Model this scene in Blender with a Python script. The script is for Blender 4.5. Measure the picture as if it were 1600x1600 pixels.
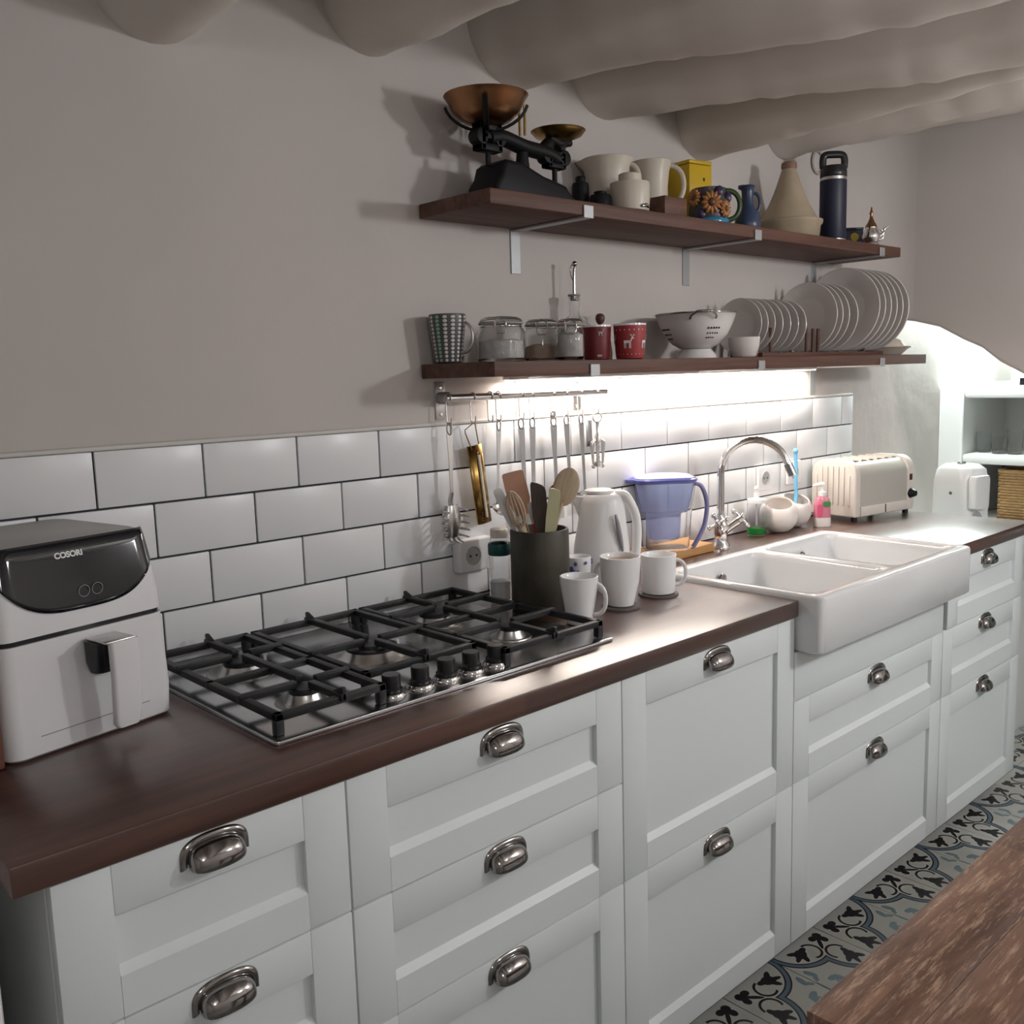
import bpy, bmesh, math, random
from mathutils import Vector, Matrix
random.seed(7)
for o in list(bpy.data.objects): bpy.data.objects.remove(o, do_unlink=True)
SC = bpy.context.scene
COL = SC.collection
PI = math.pi

# ------------------------------------------------------------------ camera
CAM = Vector((-0.6963, -1.7349, 1.4429)); YAW, PIT, ROL, FPX = 0.7464, -0.1426, -0.0297, 1495.65
FW = Vector((math.sin(YAW)*math.cos(PIT), math.cos(YAW)*math.cos(PIT), math.sin(PIT)))
_r = Vector((math.cos(YAW), -math.sin(YAW), 0)); _u = _r.cross(FW)
RT = math.cos(ROL)*_r + math.sin(ROL)*_u; UP = -math.sin(ROL)*_r + math.cos(ROL)*_u
cd = bpy.data.cameras.new('camera'); cam = bpy.data.objects.new('camera', cd); COL.objects.link(cam)
cd.sensor_width = 36; cd.lens = 36*FPX/1600; cd.clip_start = 0.02
M3 = Matrix((RT, UP, -FW)).transposed()
cam.matrix_world = Matrix.Translation(CAM) @ M3.to_4x4()
SC.camera = cam
# ------------------------------------------------------------------ view, world, big lights
SC.view_settings.view_transform = 'Standard'; SC.view_settings.look = 'None'
SC.view_settings.gamma = 1; SC.view_settings.use_curve_mapping = False
SC.view_settings.exposure = 0.0
W = bpy.data.worlds.new('world'); SC.world = W; W.use_nodes = True
W.node_tree.nodes['Background'].inputs[0].default_value = (0.55, 0.6, 0.7, 1)
W.node_tree.nodes['Background'].inputs[1].default_value = 0.05
LAMP_W = 34.0      # each bulb of the ceiling lamp
STRIP_W = 8.5     # strip light under the lower shelf
ALC_W = 25.0       # strip light in the alcove
LAMPS = [(1.95, -2.2, 2.0, 1.4), (0.95, -2.35, 2.0, 0.35), (-0.9, -2.6, 2.02, 0.45)]  # last entry is an added fill bulb, for more ambient light

# ------------------------------------------------------------------ pixel helpers (1600 px frame)
def ray(u, v): return FW + RT*((u-800)/FPX) - UP*((v-800)/FPX)
def on(u, v, ax, val):
    d = ray(u, v); i = 'xyz'.index(ax); return CAM + d*((val-CAM[i])/d[i])
def on_y(u, v, y): return on(u, v, 'y', y)
def on_z(u, v, z): return on(u, v, 'z', z)
def mpp(p): return (Vector(p)-CAM).dot(FW)/FPX
def stand(u, v, z, r):
    p = on_z(u, v, z); d = (p-CAM); d.z = 0; d.normalize(); return p + d*r

# ------------------------------------------------------------------ materials
MATS = {}
class NT:
    def __init__(s, name):
        s.m = bpy.data.materials.new(name); s.m.use_nodes = True; s.t = s.m.node_tree; s.n = s.t.nodes; s.l = s.t.links
        s.b = s.n['Principled BSDF']
    def add(s, kind, **kw):
        n = s.n.new(kind)
        for k, v in kw.items():
            if k.startswith('i_'): n.inputs[k[2:]].default_value = v
            else: setattr(n, k, v)
        return n
    def link(s, a, b): s.l.new(a, b)
def mat(name, col, rough=0.5, metal=0.0, var=None, vscale=8, bump=None, bscale=60, trans=0, ior=1.45, spec=0.5, coat=0, emit=None, estr=0, stretch=(1, 1, 1), alpha=1, rnd=0):
    if name in MATS: return MATS[name]
    T = NT(name); b = T.b
    b.inputs['Base Color'].default_value = (*col, 1); b.inputs['Roughness'].default_value = rough
    b.inputs['Metallic'].default_value = metal; b.inputs['IOR'].default_value = ior
    b.inputs['Transmission Weight'].default_value = trans; b.inputs['Specular IOR Level'].default_value = spec
    b.inputs['Coat Weight'].default_value = coat; b.inputs['Alpha'].default_value = alpha
    if emit:
        b.inputs['Emission Color'].default_value = (*emit, 1); b.inputs['Emission Strength'].default_value = estr
    tc = T.add('ShaderNodeTexCoord'); mp = T.add('ShaderNodeMapping'); mp.inputs['Scale'].default_value = stretch
    T.link(tc.outputs['Object'], mp.inputs['Vector'])
    csock = None
    if var:
        nz = T.add('ShaderNodeTexNoise', i_Scale=vscale, i_Detail=5.0); T.link(mp.outputs[0], nz.inputs['Vector'])
        mx = T.add('ShaderNodeMix', data_type='RGBA'); mx.inputs[6].default_value = (*col, 1); mx.inputs[7].default_value = (*var, 1)
        rp = T.add('ShaderNodeMapRange'); rp.inputs[1].default_value = 0.35; rp.inputs[2].default_value = 0.65
        T.link(nz.outputs[0], rp.inputs[0]); T.link(rp.outputs[0], mx.inputs[0]); csock = mx.outputs[2]
    if rnd:
        oi = T.add('ShaderNodeObjectInfo'); hs = T.add('ShaderNodeHueSaturation')
        mr = T.add('ShaderNodeMapRange'); mr.inputs[3].default_value = 1-rnd; mr.inputs[4].default_value = 1+rnd
        T.link(oi.outputs['Random'], mr.inputs[0]); T.link(mr.outputs[0], hs.inputs['Value'])
        if csock: T.link(csock, hs.inputs['Color'])
        else: hs.inputs['Color'].default_value = (*col, 1)
        csock = hs.outputs[0]
    if csock: T.link(csock, b.inputs['Base Color'])
    if bump:
        nz = T.add('ShaderNodeTexNoise', i_Scale=bscale, i_Detail=4.0); T.link(mp.outputs[0], nz.inputs['Vector'])
        bp = T.add('ShaderNodeBump', i_Strength=bump, i_Distance=0.02); T.link(nz.outputs[0], bp.inputs['Height']); T.link(bp.outputs[0], b.inputs['Normal'])
    MATS[name] = T.m; return T.m
def wood(name, c1, c2, c3, rough, grain=(3, 60, 60), staves=None, bump=0.15, rnd=0.0, coat=0.0, scratch=None):
    T = NT(name); b = T.b; b.inputs['Roughness'].default_value = rough; b.inputs['Coat Weight'].default_value = coat; b.inputs['Coat Roughness'].default_value = 0.3; b.inputs['Coat IOR'].default_value = 1.6
    tc = T.add('ShaderNodeTexCoord'); mp = T.add('ShaderNodeMapping'); mp.inputs['Scale'].default_value = grain
    oi = T.add('ShaderNodeObjectInfo'); ad = T.add('ShaderNodeVectorMath', operation='ADD')
    sc = T.add('ShaderNodeVectorMath', operation='SCALE'); sc.inputs['Scale'].default_value = 5.0
    cx = T.add('ShaderNodeCombineXYZ')
    for k in range(3): T.link(oi.outputs['Random'], cx.inputs[k])
    T.link(cx.outputs[0], sc.inputs[0]); T.link(tc.outputs['Object'], ad.inputs[0]); T.link(sc.outputs[0], ad.inputs[1]); T.link(ad.outputs[0], mp.inputs['Vector'])
    nz = T.add('ShaderNodeTexNoise', i_Scale=1.0, i_Detail=8.0, i_Roughness=0.65, i_Distortion=0.4); T.link(mp.outputs[0], nz.inputs['Vector'])
    cr = T.add('ShaderNodeValToRGB'); e = cr.color_ramp.elements
    e[0].position = 0.3; e[0].color = (*c1, 1); e[1].position = 0.72; e[1].color = (*c3, 1); m = e.new(0.5); m.color = (*c2, 1)
    T.link(nz.outputs[0], cr.inputs[0]); out = cr.outputs[0]
    if staves:
        br = T.add('ShaderNodeTexBrick', offset=0.37, offset_frequency=2); br.inputs['Scale'].default_value = 1.0
        br.inputs['Brick Width'].default_value = staves[0]; br.inputs['Row Height'].default_value = staves[1]; br.inputs['Mortar Size'].default_value = 0.0
        br.inputs['Color1'].default_value = (0.72, 0.7, 0.7, 1); br.inputs['Color2'].default_value = (1.3, 1.3, 1.3, 1)
        T.link(tc.outputs['Object'], br.inputs['Vector'])
        mx = T.add('ShaderNodeMix', data_type='RGBA', blend_type='MULTIPLY'); mx.inputs[0].default_value = 1
        T.link(out, mx.inputs[6]); T.link(br.outputs[0], mx.inputs[7]); out = mx.outputs[2]
    if scratch:
        m2 = T.add('ShaderNodeMapping'); m2.inputs['Scale'].default_value = scratch[1]; T.link(ad.outputs[0], m2.inputs['Vector'])
        n2 = T.add('ShaderNodeTexNoise', i_Scale=1.0, i_Detail=6.0, i_Roughness=0.75); T.link(m2.outputs[0], n2.inputs['Vector'])
        r2 = T.add('ShaderNodeMapRange'); r2.inputs[1].default_value = 0.51; r2.inputs[2].default_value = 0.68; r2.inputs[4].default_value = 0.8; T.link(n2.outputs[0], r2.inputs[0])
        mx = T.add('ShaderNodeMix', data_type='RGBA'); T.link(r2.outputs[0], mx.inputs[0]); T.link(out, mx.inputs[6]); mx.inputs[7].default_value = (*scratch[0], 1); out = mx.outputs[2]
    if rnd:
        hs = T.add('ShaderNodeHueSaturation'); mr = T.add('ShaderNodeMapRange'); mr.inputs[3].default_value = 1-rnd; mr.inputs[4].default_value = 1+rnd
        T.link(oi.outputs['Random'], mr.inputs[0]); T.link(mr.outputs[0], hs.inputs['Value']); T.link(out, hs.inputs['Color']); out = hs.outputs[0]
    T.link(out, b.inputs['Base Color'])
    bp = T.add('ShaderNodeBump', i_Strength=bump, i_Distance=0.004); T.link(nz.outputs[0], bp.inputs['Height']); T.link(bp.outputs[0], b.inputs['Normal'])
    MATS[name] = T.m; return T.m

M_WALL = mat('plaster_wall', (0.57, 0.525, 0.50), 0.9, var=(0.54, 0.50, 0.475), vscale=2.5, bump=0.25, bscale=5)
M_CEIL = mat('plaster_ceiling', (0.70, 0.65, 0.605), 0.9, var=(0.66, 0.61, 0.565), vscale=3, bump=0.3, bscale=7)
M_ALC = mat('alcove_plaster', (0.80, 0.81, 0.80), 0.85, bump=0.15, bscale=6)
M_TILE = mat('wall_tile_glaze', (0.74, 0.75, 0.765), 0.3, rnd=0.025)
M_GROUT = mat('dark_grout', (0.035, 0.036, 0.042), 0.9)
M_CAB = mat('cabinet_paint', (0.70, 0.745, 0.75), 0.42)
M_CARC = mat('cabinet_carcass', (0.62, 0.65, 0.64), 0.5)
M_DARK = mat('dark_gap', (0.03, 0.03, 0.032), 0.8)
M_CHROME = mat('chrome', (0.75, 0.74, 0.73), 0.09, 1)
M_NICKEL = mat('dark_nickel', (0.33, 0.32, 0.315), 0.12, 1)
M_STEEL = mat('brushed_steel', (0.60, 0.59, 0.575), 0.3, 1)
M_HOB = mat('hob_steel', (0.55, 0.56, 0.57), 0.22, 1, bump=0.02, bscale=80, stretch=(1, 12, 1))
M_IRON = mat('cast_iron', (0.012, 0.012, 0.014), 0.45, bump=0.08, bscale=400)
M_BLACK = mat('black_plastic', (0.012, 0.012, 0.014), 0.3)
M_GLOSSBLACK = mat('glossy_black', (0.006, 0.007, 0.011), 0.06, coat=0.5)
M_CERAM = mat('white_ceramic', (0.69, 0.70, 0.71), 0.08, coat=0.3)
M_MUG = mat('mug_ceramic', (0.82, 0.825, 0.83), 0.12)
M_CREAM = mat('cream_ceramic', (0.62, 0.565, 0.48), 0.35, var=(0.58, 0.52, 0.43), vscale=14)
M_PLATE = mat('plate_ceramic', (0.64, 0.60, 0.58), 0.25)
M_PLASTIC = mat('white_plastic', (0.80, 0.80, 0.80), 0.3)
M_FRYER = mat('fryer_plastic', (0.74, 0.74, 0.755), 0.35)
M_FRYTOP = mat('fryer_top', (0.42, 0.42, 0.41), 0.4)
M_BRASS = mat('brass', (0.55, 0.36, 0.12), 0.28, 1, var=(0.32, 0.2, 0.07), vscale=30)
M_COPPER = mat('copper_brass', (0.33, 0.17, 0.085), 0.28, 1)
M_GALV = mat('galvanised', (0.42, 0.43, 0.44), 0.45, 0.6)
M_GLASS = mat('clear_glass', (0.97, 0.98, 0.98), 0.02, trans=1, ior=1.3)
M_CLEAR = mat('clear_plastic', (0.93, 0.94, 0.96), 0.05, trans=1, ior=1.12)
M_TOP = wood('walnut_worktop', (0.034, 0.010, 0.006), (0.068, 0.0215, 0.0125), (0.115, 0.042, 0.024), 0.30, grain=(2.2, 45, 45), staves=(0.55, 0.045), bump=0.05, coat=1.0)
M_SHELF = wood('shelf_wood', (0.06, 0.024, 0.016), (0.10, 0.042, 0.027), (0.155, 0.07, 0.046), 0.6, grain=(2.5, 40, 40), bump=0.1)
M_TABLE = wood('table_wood', (0.085, 0.04, 0.026), (0.16, 0.082, 0.053), (0.25, 0.138, 0.09), 0.42, grain=(5, 40, 40), bump=0.6, rnd=0.14, scratch=((0.56, 0.38, 0.26), (16, 150, 60)), staves=(0.42, 0.049))
M_BOARD = wood('dark_board', (0.09, 0.033, 0.02), (0.14, 0.055, 0.035), (0.2, 0.085, 0.055), 0.5, grain=(40, 40, 3), bump=0.05)
M_OAK = wood('pale_oak', (0.40, 0.20, 0.07), (0.52, 0.28, 0.11), (0.62, 0.36, 0.16), 0.5, grain=(3, 50, 50), bump=0.05)
M_SPOON = wood('spoon_wood', (0.36, 0.27, 0.18), (0.46, 0.36, 0.25), (0.54, 0.43, 0.31), 0.6, grain=(60, 60, 4), bump=0.05)

# ---- encaustic floor tiles: quatrefoil medallion over four tiles
def floor_material():
    T = NT('encaustic_floor'); b = T.b; b.inputs['Roughness'].default_value = 0.45
    geo = T.add('ShaderNodeNewGeometry'); sep = T.add('ShaderNodeSeparateXYZ'); T.link(geo.outputs['Position'], sep.inputs[0])
    def mth(op, *a):
        n = T.add('ShaderNodeMath', operation=op)
        for i, x in enumerate(a):
            if isinstance(x, (int, float)): n.inputs[i].default_value = x
            else: T.link(x, n.inputs[i])
        return n.outputs[0]
    def fold(s, c):   # distance to the nearest medallion centre line, period 0.4
        return mth('ABSOLUTE', mth('SUBTRACT', mth('FLOORED_MODULO', mth('SUBTRACT', s, c-0.2), 0.4), 0.2))
    a0 = fold(sep.outputs[0], 1.018); b0 = fold(sep.outputs[1], -0.55)
    a = mth('MAXIMUM', a0, b0); c = mth('MINIMUM', a0, b0)         # a >= c : one eighth of the motif
    def dist(x, y): 
        dx = mth('SUBTRACT', a, x); dy = mth('SUBTRACT', c, y)
        return mth('SQRT', mth('ADD', mth('MULTIPLY', dx, dx), mth('MULTIPLY', dy, dy)))
    def ell(x, y, ra, rb, ang):
        ca, sa = math.cos(ang), math.sin(ang)
        dx = mth('SUBTRACT', a, x); dy = mth('SUBTRACT', c, y)
        p = mth('DIVIDE', mth('ADD', mth('MULTIPLY', dx, ca), mth('MULTIPLY', dy, sa)), ra)
        q = mth('DIVIDE', mth('SUBTRACT', mth('MULTIPLY', dy, ca), mth('MULTIPLY', dx, sa)), rb)
        return mth('LESS_THAN', mth('ADD', mth('MULTIPLY', p, p), mth('MULTIPLY', q, q)), 1.0)
    def uni(*s):
        r = s[0]
        for x in s[1:]: r = mth('MAXIMUM', r, x)
        return r
    def both(x, y): return mth('MULTIPLY', x, y)
    def ring(d, r0, r1): return both(mth('GREATER_THAN', d, r0), mth('LESS_THAN', d, r1))
    lob = dist(0.1, 0.0)
    band_dark = both(ring(lob, 0.0865, 0.1045), mth('GREATER_THAN', a, 0.03)); band_blue = both(ring(lob, 0.0905, 0.1005), mth('GREATER_THAN', a, 0.03))
    gt = lambda s, v: mth('GREATER_THAN', s, v); lt = lambda s, v: mth('LESS_THAN', s, v)
    tref = uni(ell(0.028, 0.028, 0.012, 0.012, 0), ell(0.048, 0.028, 0.0125, 0.010, 0.0), ell(0.05, 0.05, 0.0055, 0.026, -PI/4))
    dsc = dist(0.098, 0.052); scr = both(ring(dsc, 0.0235, 0.0300), uni(lt(a, 0.098), both(lt(a, 0.112), gt(c, 0.052))))
    palm = uni(ell(0.128, 0.041, 0.020, 0.0155, 0.3), ell(0.144, 0.047, 0.019, 0.0065, 0.35), ell(0.131, 0.056, 0.0075, 0.018, -0.5), ell(0.140, 0.029, 0.018, 0.0075, -0.6), ell(0.110, 0.035, 0.014, 0.008, 0.2))
    inner = both(uni(tref, scr, palm), lt(lob, 0.086))
    blue = both(uni(ell(0.152, 0.144, 0.018, 0.009, -PI/4+0.5), ell(0.15, 0.15, 0.004, 0.016, -PI/4), ell(0.180, 0.098, 0.008, 0.018, 0.25), ell(0.186, 0.116, 0.012, 0.006, 0.9), ell(0.2, 0.15, 0.0035, 0.03, 0)), gt(lob, 0.106))
    joint = uni(gt(a, 0.1992), lt(a, 0.0008), lt(c, 0.0008), gt(c, 0.1992))
    def mix(f, x, y):
        m = T.add('ShaderNodeMix', data_type='RGBA'); T.link(f, m.inputs[0])
        for i, v in ((6, x), (7, y)):
            if isinstance(v, tuple): m.inputs[i].default_value = (*v, 1)
            else: T.link(v, m.inputs[i])
        return m.outputs[2]
    nz = T.add('ShaderNodeTexNoise', i_Scale=9.0, i_Detail=4.0); T.link(geo.outputs['Position'], nz.inputs['Vector'])
    base = mix(nz.outputs[0], (0.43, 0.44, 0.41), (0.56, 0.565, 0.53))
    x = mix(blue, base, (0.19, 0.275, 0.31)); x = mix(inner, x, (0.022, 0.019, 0.022)); x = mix(band_dark, x, (0.02, 0.022, 0.032)); x = mix(band_blue, x, (0.13, 0.185, 0.23))
    x = mix(joint, x, (0.2, 0.2, 0.19))
    T.link(x, b.inputs['Base Color']); MATS['floor'] = T.m; return T.m
M_FLOOR = floor_material()

# ------------------------------------------------------------------ mesh helpers
class G:
    def __init__(s): s.bm = bmesh.new()
    def box(s, x0, x1, y0, y1, z0, z1, mt=None):
        v = [s.bm.verts.new(p) for p in ((x0,y0,z0),(x1,y0,z0),(x1,y1,z0),(x0,y1,z0),(x0,y0,z1),(x1,y0,z1),(x1,y1,z1),(x0,y1,z1))]
        for f in ((0,3,2,1),(4,5,6,7),(0,1,5,4),(1,2,6,5),(2,3,7,6),(3,0,4,7)): s.bm.faces.new([v[i] for i in f])
        if mt: bmesh.ops.transform(s.bm, matrix=mt, verts=v)
        return s
    def lathe(s, prof, n=32, cx=0, cy=0, cz=0, sx=1, sy=1, mt=None, a0=0, a1=None):
        rings = []; vs = []
        full = a1 is None; cnt = n if full else n+1
        for r, z in prof:
            if r < 1e-6: ring = [s.bm.verts.new((cx, cy, cz+z))]
            else: ring = [s.bm.verts.new((cx+sx*r*math.cos(a0+(2*PI if full else a1-a0)*k/n), cy+sy*r*math.sin(a0+(2*PI if full else a1-a0)*k/n), cz+z)) for k in range(cnt)]
            rings.append(ring); vs += ring
        for A, B in zip(rings, rings[1:]):
            for k in range(n):
                k2 = (k+1) % n if full else k+1
                if len(A) == 1 and len(B) == 1: continue
                if len(A) == 1: s.bm.faces.new((A[0], B[k2], B[k]))
                elif len(B) == 1: s.bm.faces.new((A[k], A[k2], B[0]))
                else: s.bm.faces.new((A[k], A[k2], B[k2], B[k]))
        if mt: bmesh.ops.transform(s.bm, matrix=mt, verts=vs)
        return s
    def tube(s, pts, r, n=10, closed=False, cap=True, flat=1.0):
        pts = [Vector(p) for p in pts]; m = len(pts); rs = r if isinstance(r, (list, tuple)) else [r]*m
        rings = []; prev = None
        for i, p in enumerate(pts):
            a = pts[(i-1) % m] if (closed or i > 0) else p; b = pts[(i+1) % m] if (closed or i < m-1) else p
            t = (b-a).normalized()
            if prev is None:
                ref = Vector((0, 0, 1)) if abs(t.z) < 0.9 else Vector((1, 0, 0)); x = t.cross(ref).normalized()
            else:
                x = (prev - t*prev.dot(t))
                if x.length < 1e-6: x = t.orthogonal()
                x.normalize()
            prev = x; y = t.cross(x)
            rings.append([s.bm.verts.new(p + (x*math.cos(2*PI*k/n) + y*flat*math.sin(2*PI*k/n))*rs[i]) for k in range(n)])
        seq = list(zip(rings, rings[1:])) + ([(rings[-1], rings[0])] if closed else [])
        for A, B in seq:
            for k in range(n): s.bm.faces.new((A[k], A[(k+1) % n], B[(k+1) % n], B[k]))
        if cap and not closed:
            s.bm.faces.new(rings[0][::-1]); s.bm.faces.new(rings[-1])
        return s
    def prism(s, poly, h0, h1, axis='z', mt=None):
        def P(a, b, h): return {'z': (a, b, h), 'y': (a, h, b), 'x': (h, a, b)}[axis]
        A = [s.bm.verts.new(P(a, b, h0)) for a, b in poly]; B = [s.bm.verts.new(P(a, b, h1)) for a, b in poly]
        n = len(poly)
        s.bm.faces.new(A[::-1]); s.bm.faces.new(B)
        for k in range(n): s.bm.faces.new((A[k], A[(k+1) % n], B[(k+1) % n], B[k]))
        if mt: bmesh.ops.transform(s.bm, matrix=mt, verts=A+B)
        return s
    def loft(s, rings, caps=True, mt=None):
        R = [[s.bm.verts.new(p) for p in ring] for ring in rings]; n = len(R[0])
        for A, B in zip(R, R[1:]):
            for k in range(n): s.bm.faces.new((A[k], A[(k+1) % n], B[(k+1) % n], B[k]))
        if caps: s.bm.faces.new(R[0][::-1]); s.bm.faces.new(R[-1])
        if mt: bmesh.ops.transform(s.bm, matrix=mt, verts=[v for r in R for v in r])
        return s
    def ball(s, c, r, n=16, sc=(1, 1, 1), mt=None):
        v = bmesh.ops.create_uvsphere(s.bm, u_segments=n, v_segments=max(6, n//2), radius=r)['verts']
        for q in v: q.co = Vector((q.co.x*sc[0], q.co.y*sc[1], q.co.z*sc[2])) + Vector(c)
        if mt: bmesh.ops.transform(s.bm, matrix=mt, verts=v)
        return s
    def sheet(s, fn, nu, nv):
        V = [[s.bm.verts.new(fn(i/nu, j/nv)) for j in range(nv+1)] for i in range(nu+1)]
        for i in range(nu):
            for j in range(nv): s.bm.faces.new((V[i][j], V[i+1][j], V[i+1][j+1], V[i][j+1]))
        return s
    def mesh(s, name, material, smooth=35, bevel=0, seg=2):
        bm = s.bm
        bmesh.ops.recalc_face_normals(bm, faces=bm.faces[:])
        if bevel:
            ed = [e for e in bm.edges if len(e.link_faces) == 2 and e.calc_face_angle(0) > math.radians(40)]
            nf0 = len(bm.faces)
            bres = bmesh.ops.bevel(bm, geom=ed, offset=bevel, segments=seg, profile=0.5, affect='EDGES', clamp_overlap=True)
            for f in bm.faces: f.smooth = True
            if nf0 <= 40:
                new = set(bres['faces'])
                for f in bm.faces:
                    if f not in new: f.smooth = False
        else:
            for f in bm.faces: f.smooth = bool(smooth)
        me = bpy.data.meshes.new(name); bm.to_mesh(me); bm.free()
        me.materials.append(material)
        if smooth:
            me.set_sharp_from_angle(angle=math.radians(smooth))
        return me
    def build(s, name, material, parent=None, smooth=35, bevel=0, seg=2, solid=0):
        o = bpy.data.objects.new(name, s.mesh(name, material, smooth, bevel, seg)); COL.objects.link(o)
        if parent: o.parent = parent
        if solid:
            md = o.modifiers.new('thickness', 'SOLIDIFY'); md.thickness = solid; md.offset = 0
        return o
def inst(name, me, parent=None, loc=(0, 0, 0), rot=(0, 0, 0)):
    o = bpy.data.objects.new(name, me); COL.objects.link(o); o.location = loc; o.rotation_euler = rot
    if parent: o.parent = parent
    return o
def tag(o, label, cat, group=None):
    o['label'] = label; o['category'] = cat
    if group: o['group'] = group
    return o
def thing(name, label, cat, loc=(0, 0, 0), rz=0, group=None):
    o = bpy.data.objects.new(name, None); COL.objects.link(o); o.location = loc; o.rotation_euler = (0, 0, rz); o.empty_display_size = 0.05
    return tag(o, label, cat, group)
def struct(o): o['kind'] = 'structure'; return o
def rrect(w, d, r, n=5, cx=0, cy=0):
    pts = []
    for sx, sy, a in ((1, 1, 0), (-1, 1, PI/2), (-1, -1, PI), (1, -1, 3*PI/2)):
        for k in range(n+1):
            t = a + PI/2*k/n; pts.append((cx+sx*(w/2-r)+r*math.cos(t), cy+sy*(d/2-r)+r*math.sin(t)))
    return pts
def arc(c, r, a0, a1, n, plane='xz'):
    out = []
    for k in range(n+1):
        t = a0+(a1-a0)*k/n; q = r*math.cos(t); w = r*math.sin(t)
        out.append({'xz': (c[0]+q, c[1], c[2]+w), 'yz': (c[0], c[1]+q, c[2]+w), 'xy': (c[0]+q, c[1]+w, c[2])}[plane])
    return out
def smooth_path(pts, n=6):
    P = [Vector(p) for p in pts]; out = []
    for i in range(len(P)-1):
        p0 = P[max(i-1, 0)]; p1 = P[i]; p2 = P[i+1]; p3 = P[min(i+2, len(P)-1)]
        for k in range(n):
            t = k/n
            out.append(0.5*((2*p1)+(p2-p0)*t+(2*p0-5*p1+4*p2-p3)*t*t+(3*p1-p0-3*p2+p3)*t**3))
    out.append(P[-1]); return out
def frame_between(p0, p1, face):
    """matrix whose Z runs p0->p1 and whose -Y looks along face"""
    p0 = Vector(p0); z = (Vector(p1)-p0).normalized(); y = -Vector(face); y = (y - z*y.dot(z)).normalized(); x = y.cross(z)
    m = Matrix((x, y, z)).transposed().to_4x4(); m.translation = p0; return m

# ================================================================== SETTING
ZC = 0.921; DOOR_Y = -0.617; FRONT_Y = -0.626
fl = struct(G().box(-2.4, 4.3, -3.6, 0.0, -0.12, -0.012).build('floor', M_FLOOR, smooth=0))
me_ft = G().box(-0.0992, 0.0992, -0.0992, 0.0992, -0.012, 0.0).mesh('floor_tile', M_FLOOR, smooth=0, bevel=0.0008, seg=1)
for i in range(-4, 13):
    for j in range(0, 13):
        inst('floor_tile', me_ft, fl, (1.118+0.2*i, -0.45-0.2*j, 0))
rest = G()
for i in range(-18, 16):
    for j in range(-2, 16):
        if -4 <= i < 13 and 0 <= j < 13: continue
        x, y = 1.118+0.2*i, -0.45-0.2*j
        if -2.3 < x < 4.2 and -3.5 < y < -0.1: rest.box(x-0.0992, x+0.0992, y-0.0992, y+0.0992, -0.012, 0)
ro = rest.build('floor_tiles', M_FLOOR, fl, smooth=0); ro['kind'] = 'stuff'

wb = struct(G().box(-2.4, 4.3, 0.0, 0.15, -0.12, 2.45).build('wall_back', M_WALL, smooth=0))
struct(G().box(-2.55, -2.4, -3.75, 0.15, -0.12, 2.45).build('wall_left', M_WALL, smooth=0))
struct(G().box(-2.4, 4.3, -3.75, -3.6, -0.12, 2.45).build('wall_front', M_WALL, smooth=0))
struct(G().box(4.15, 4.3, -3.6, 0.0, -0.012, 2.45).build('wall_alcove_end', M_ALC, smooth=0))
ce = struct(G().box(-2.55, 4.3, -3.75, 0.15, 2.30, 2.45).build('ceiling', M_CEIL, smooth=0))
# round plastered log beams running away from the back wall
def beam(path, r0, wob, seed):
    rnd = random.Random(seed); pts = []; rs = []
    P = smooth_path(path, 8)
    for k, p in enumerate(P):
        pts.append(p + Vector((rnd.uniform(-1, 1)*wob, 0, rnd.uniform(-1, 1)*wob*0.5))); rs.append(r0*(1+rnd.uniform(-0.03, 0.03)))
    o = G().tube(pts, rs, 28).build('beam', M_CEIL, ce, smooth=80)
    return o
BM = [(0.075, 0.03, 2.04, 2.04, 0.115), (0.535, 0.60, 2.105, 2.11, 0.105), (0.945, 1.15, 2.115, 2.065, 0.135), (1.265, 1.50, 2.09, 2.04, 0.13), (1.70, 1.60, 2.04, 2.05, 0.115), (2.14, 2.14, 2.10, 2.13, 0.125), (2.55, 2.6, 2.2, 2.2, 0.1), (-0.42, -0.45, 2.1, 2.1, 0.11), (-0.95, -0.95, 2.1, 2.1, 0.11), (-1.5, -1.5, 2.1, 2.1, 0.11)]
for k, (xa, xb, za, zb, r) in enumerate(BM):
    beam([(xa, 0.05, za+r), (xa+(xb-xa)*0.33, -0.33, za+(zb-za)*0.3+r+0.004), (xa+(xb-xa)*0.62, -0.66, za+(zb-za)*0.75+r-0.004), (xb, -1.0, zb+r), (xb+(xb-xa)*0.4, -1.9, zb+r+0.03), (xb+(xb-xa)*0.4, -3.62, zb+r+0.05)], r, 0.0035, k)

# right-hand wall: underside of a stair leaves a sloping opening
yz = [(0.0, 2.42), (-3.62, 2.42), (-3.62, -0.05), (-1.75, -0.05), (-1.72, 0.66), (-1.3, 0.93), (-0.9, 1.165), (-0.70, 1.285), (-0.54, 1.393), (-0.46, 1.438), (-0.40, 1.487), (-0.335, 1.518), (-0.25, 1.566), (-0.16, 1.59), (-0.06, 1.605), (0.0, 1.607)]
wr = struct(G().prism(yz, 2.75, 2.88, 'x').build('wall_right', M_WALL, smooth=0, bevel=0.012, seg=3))
def fil(u, v):
    r = 0.16; a = PI/2*u
    return (2.75-r+r*math.sin(a), -r+r*math.cos(a)-0.0, 1.60+(2.33-1.60)*v)
G().sheet(fil, 10, 1).build('corner_fillet', M_WALL, wr, smooth=60)
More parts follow.
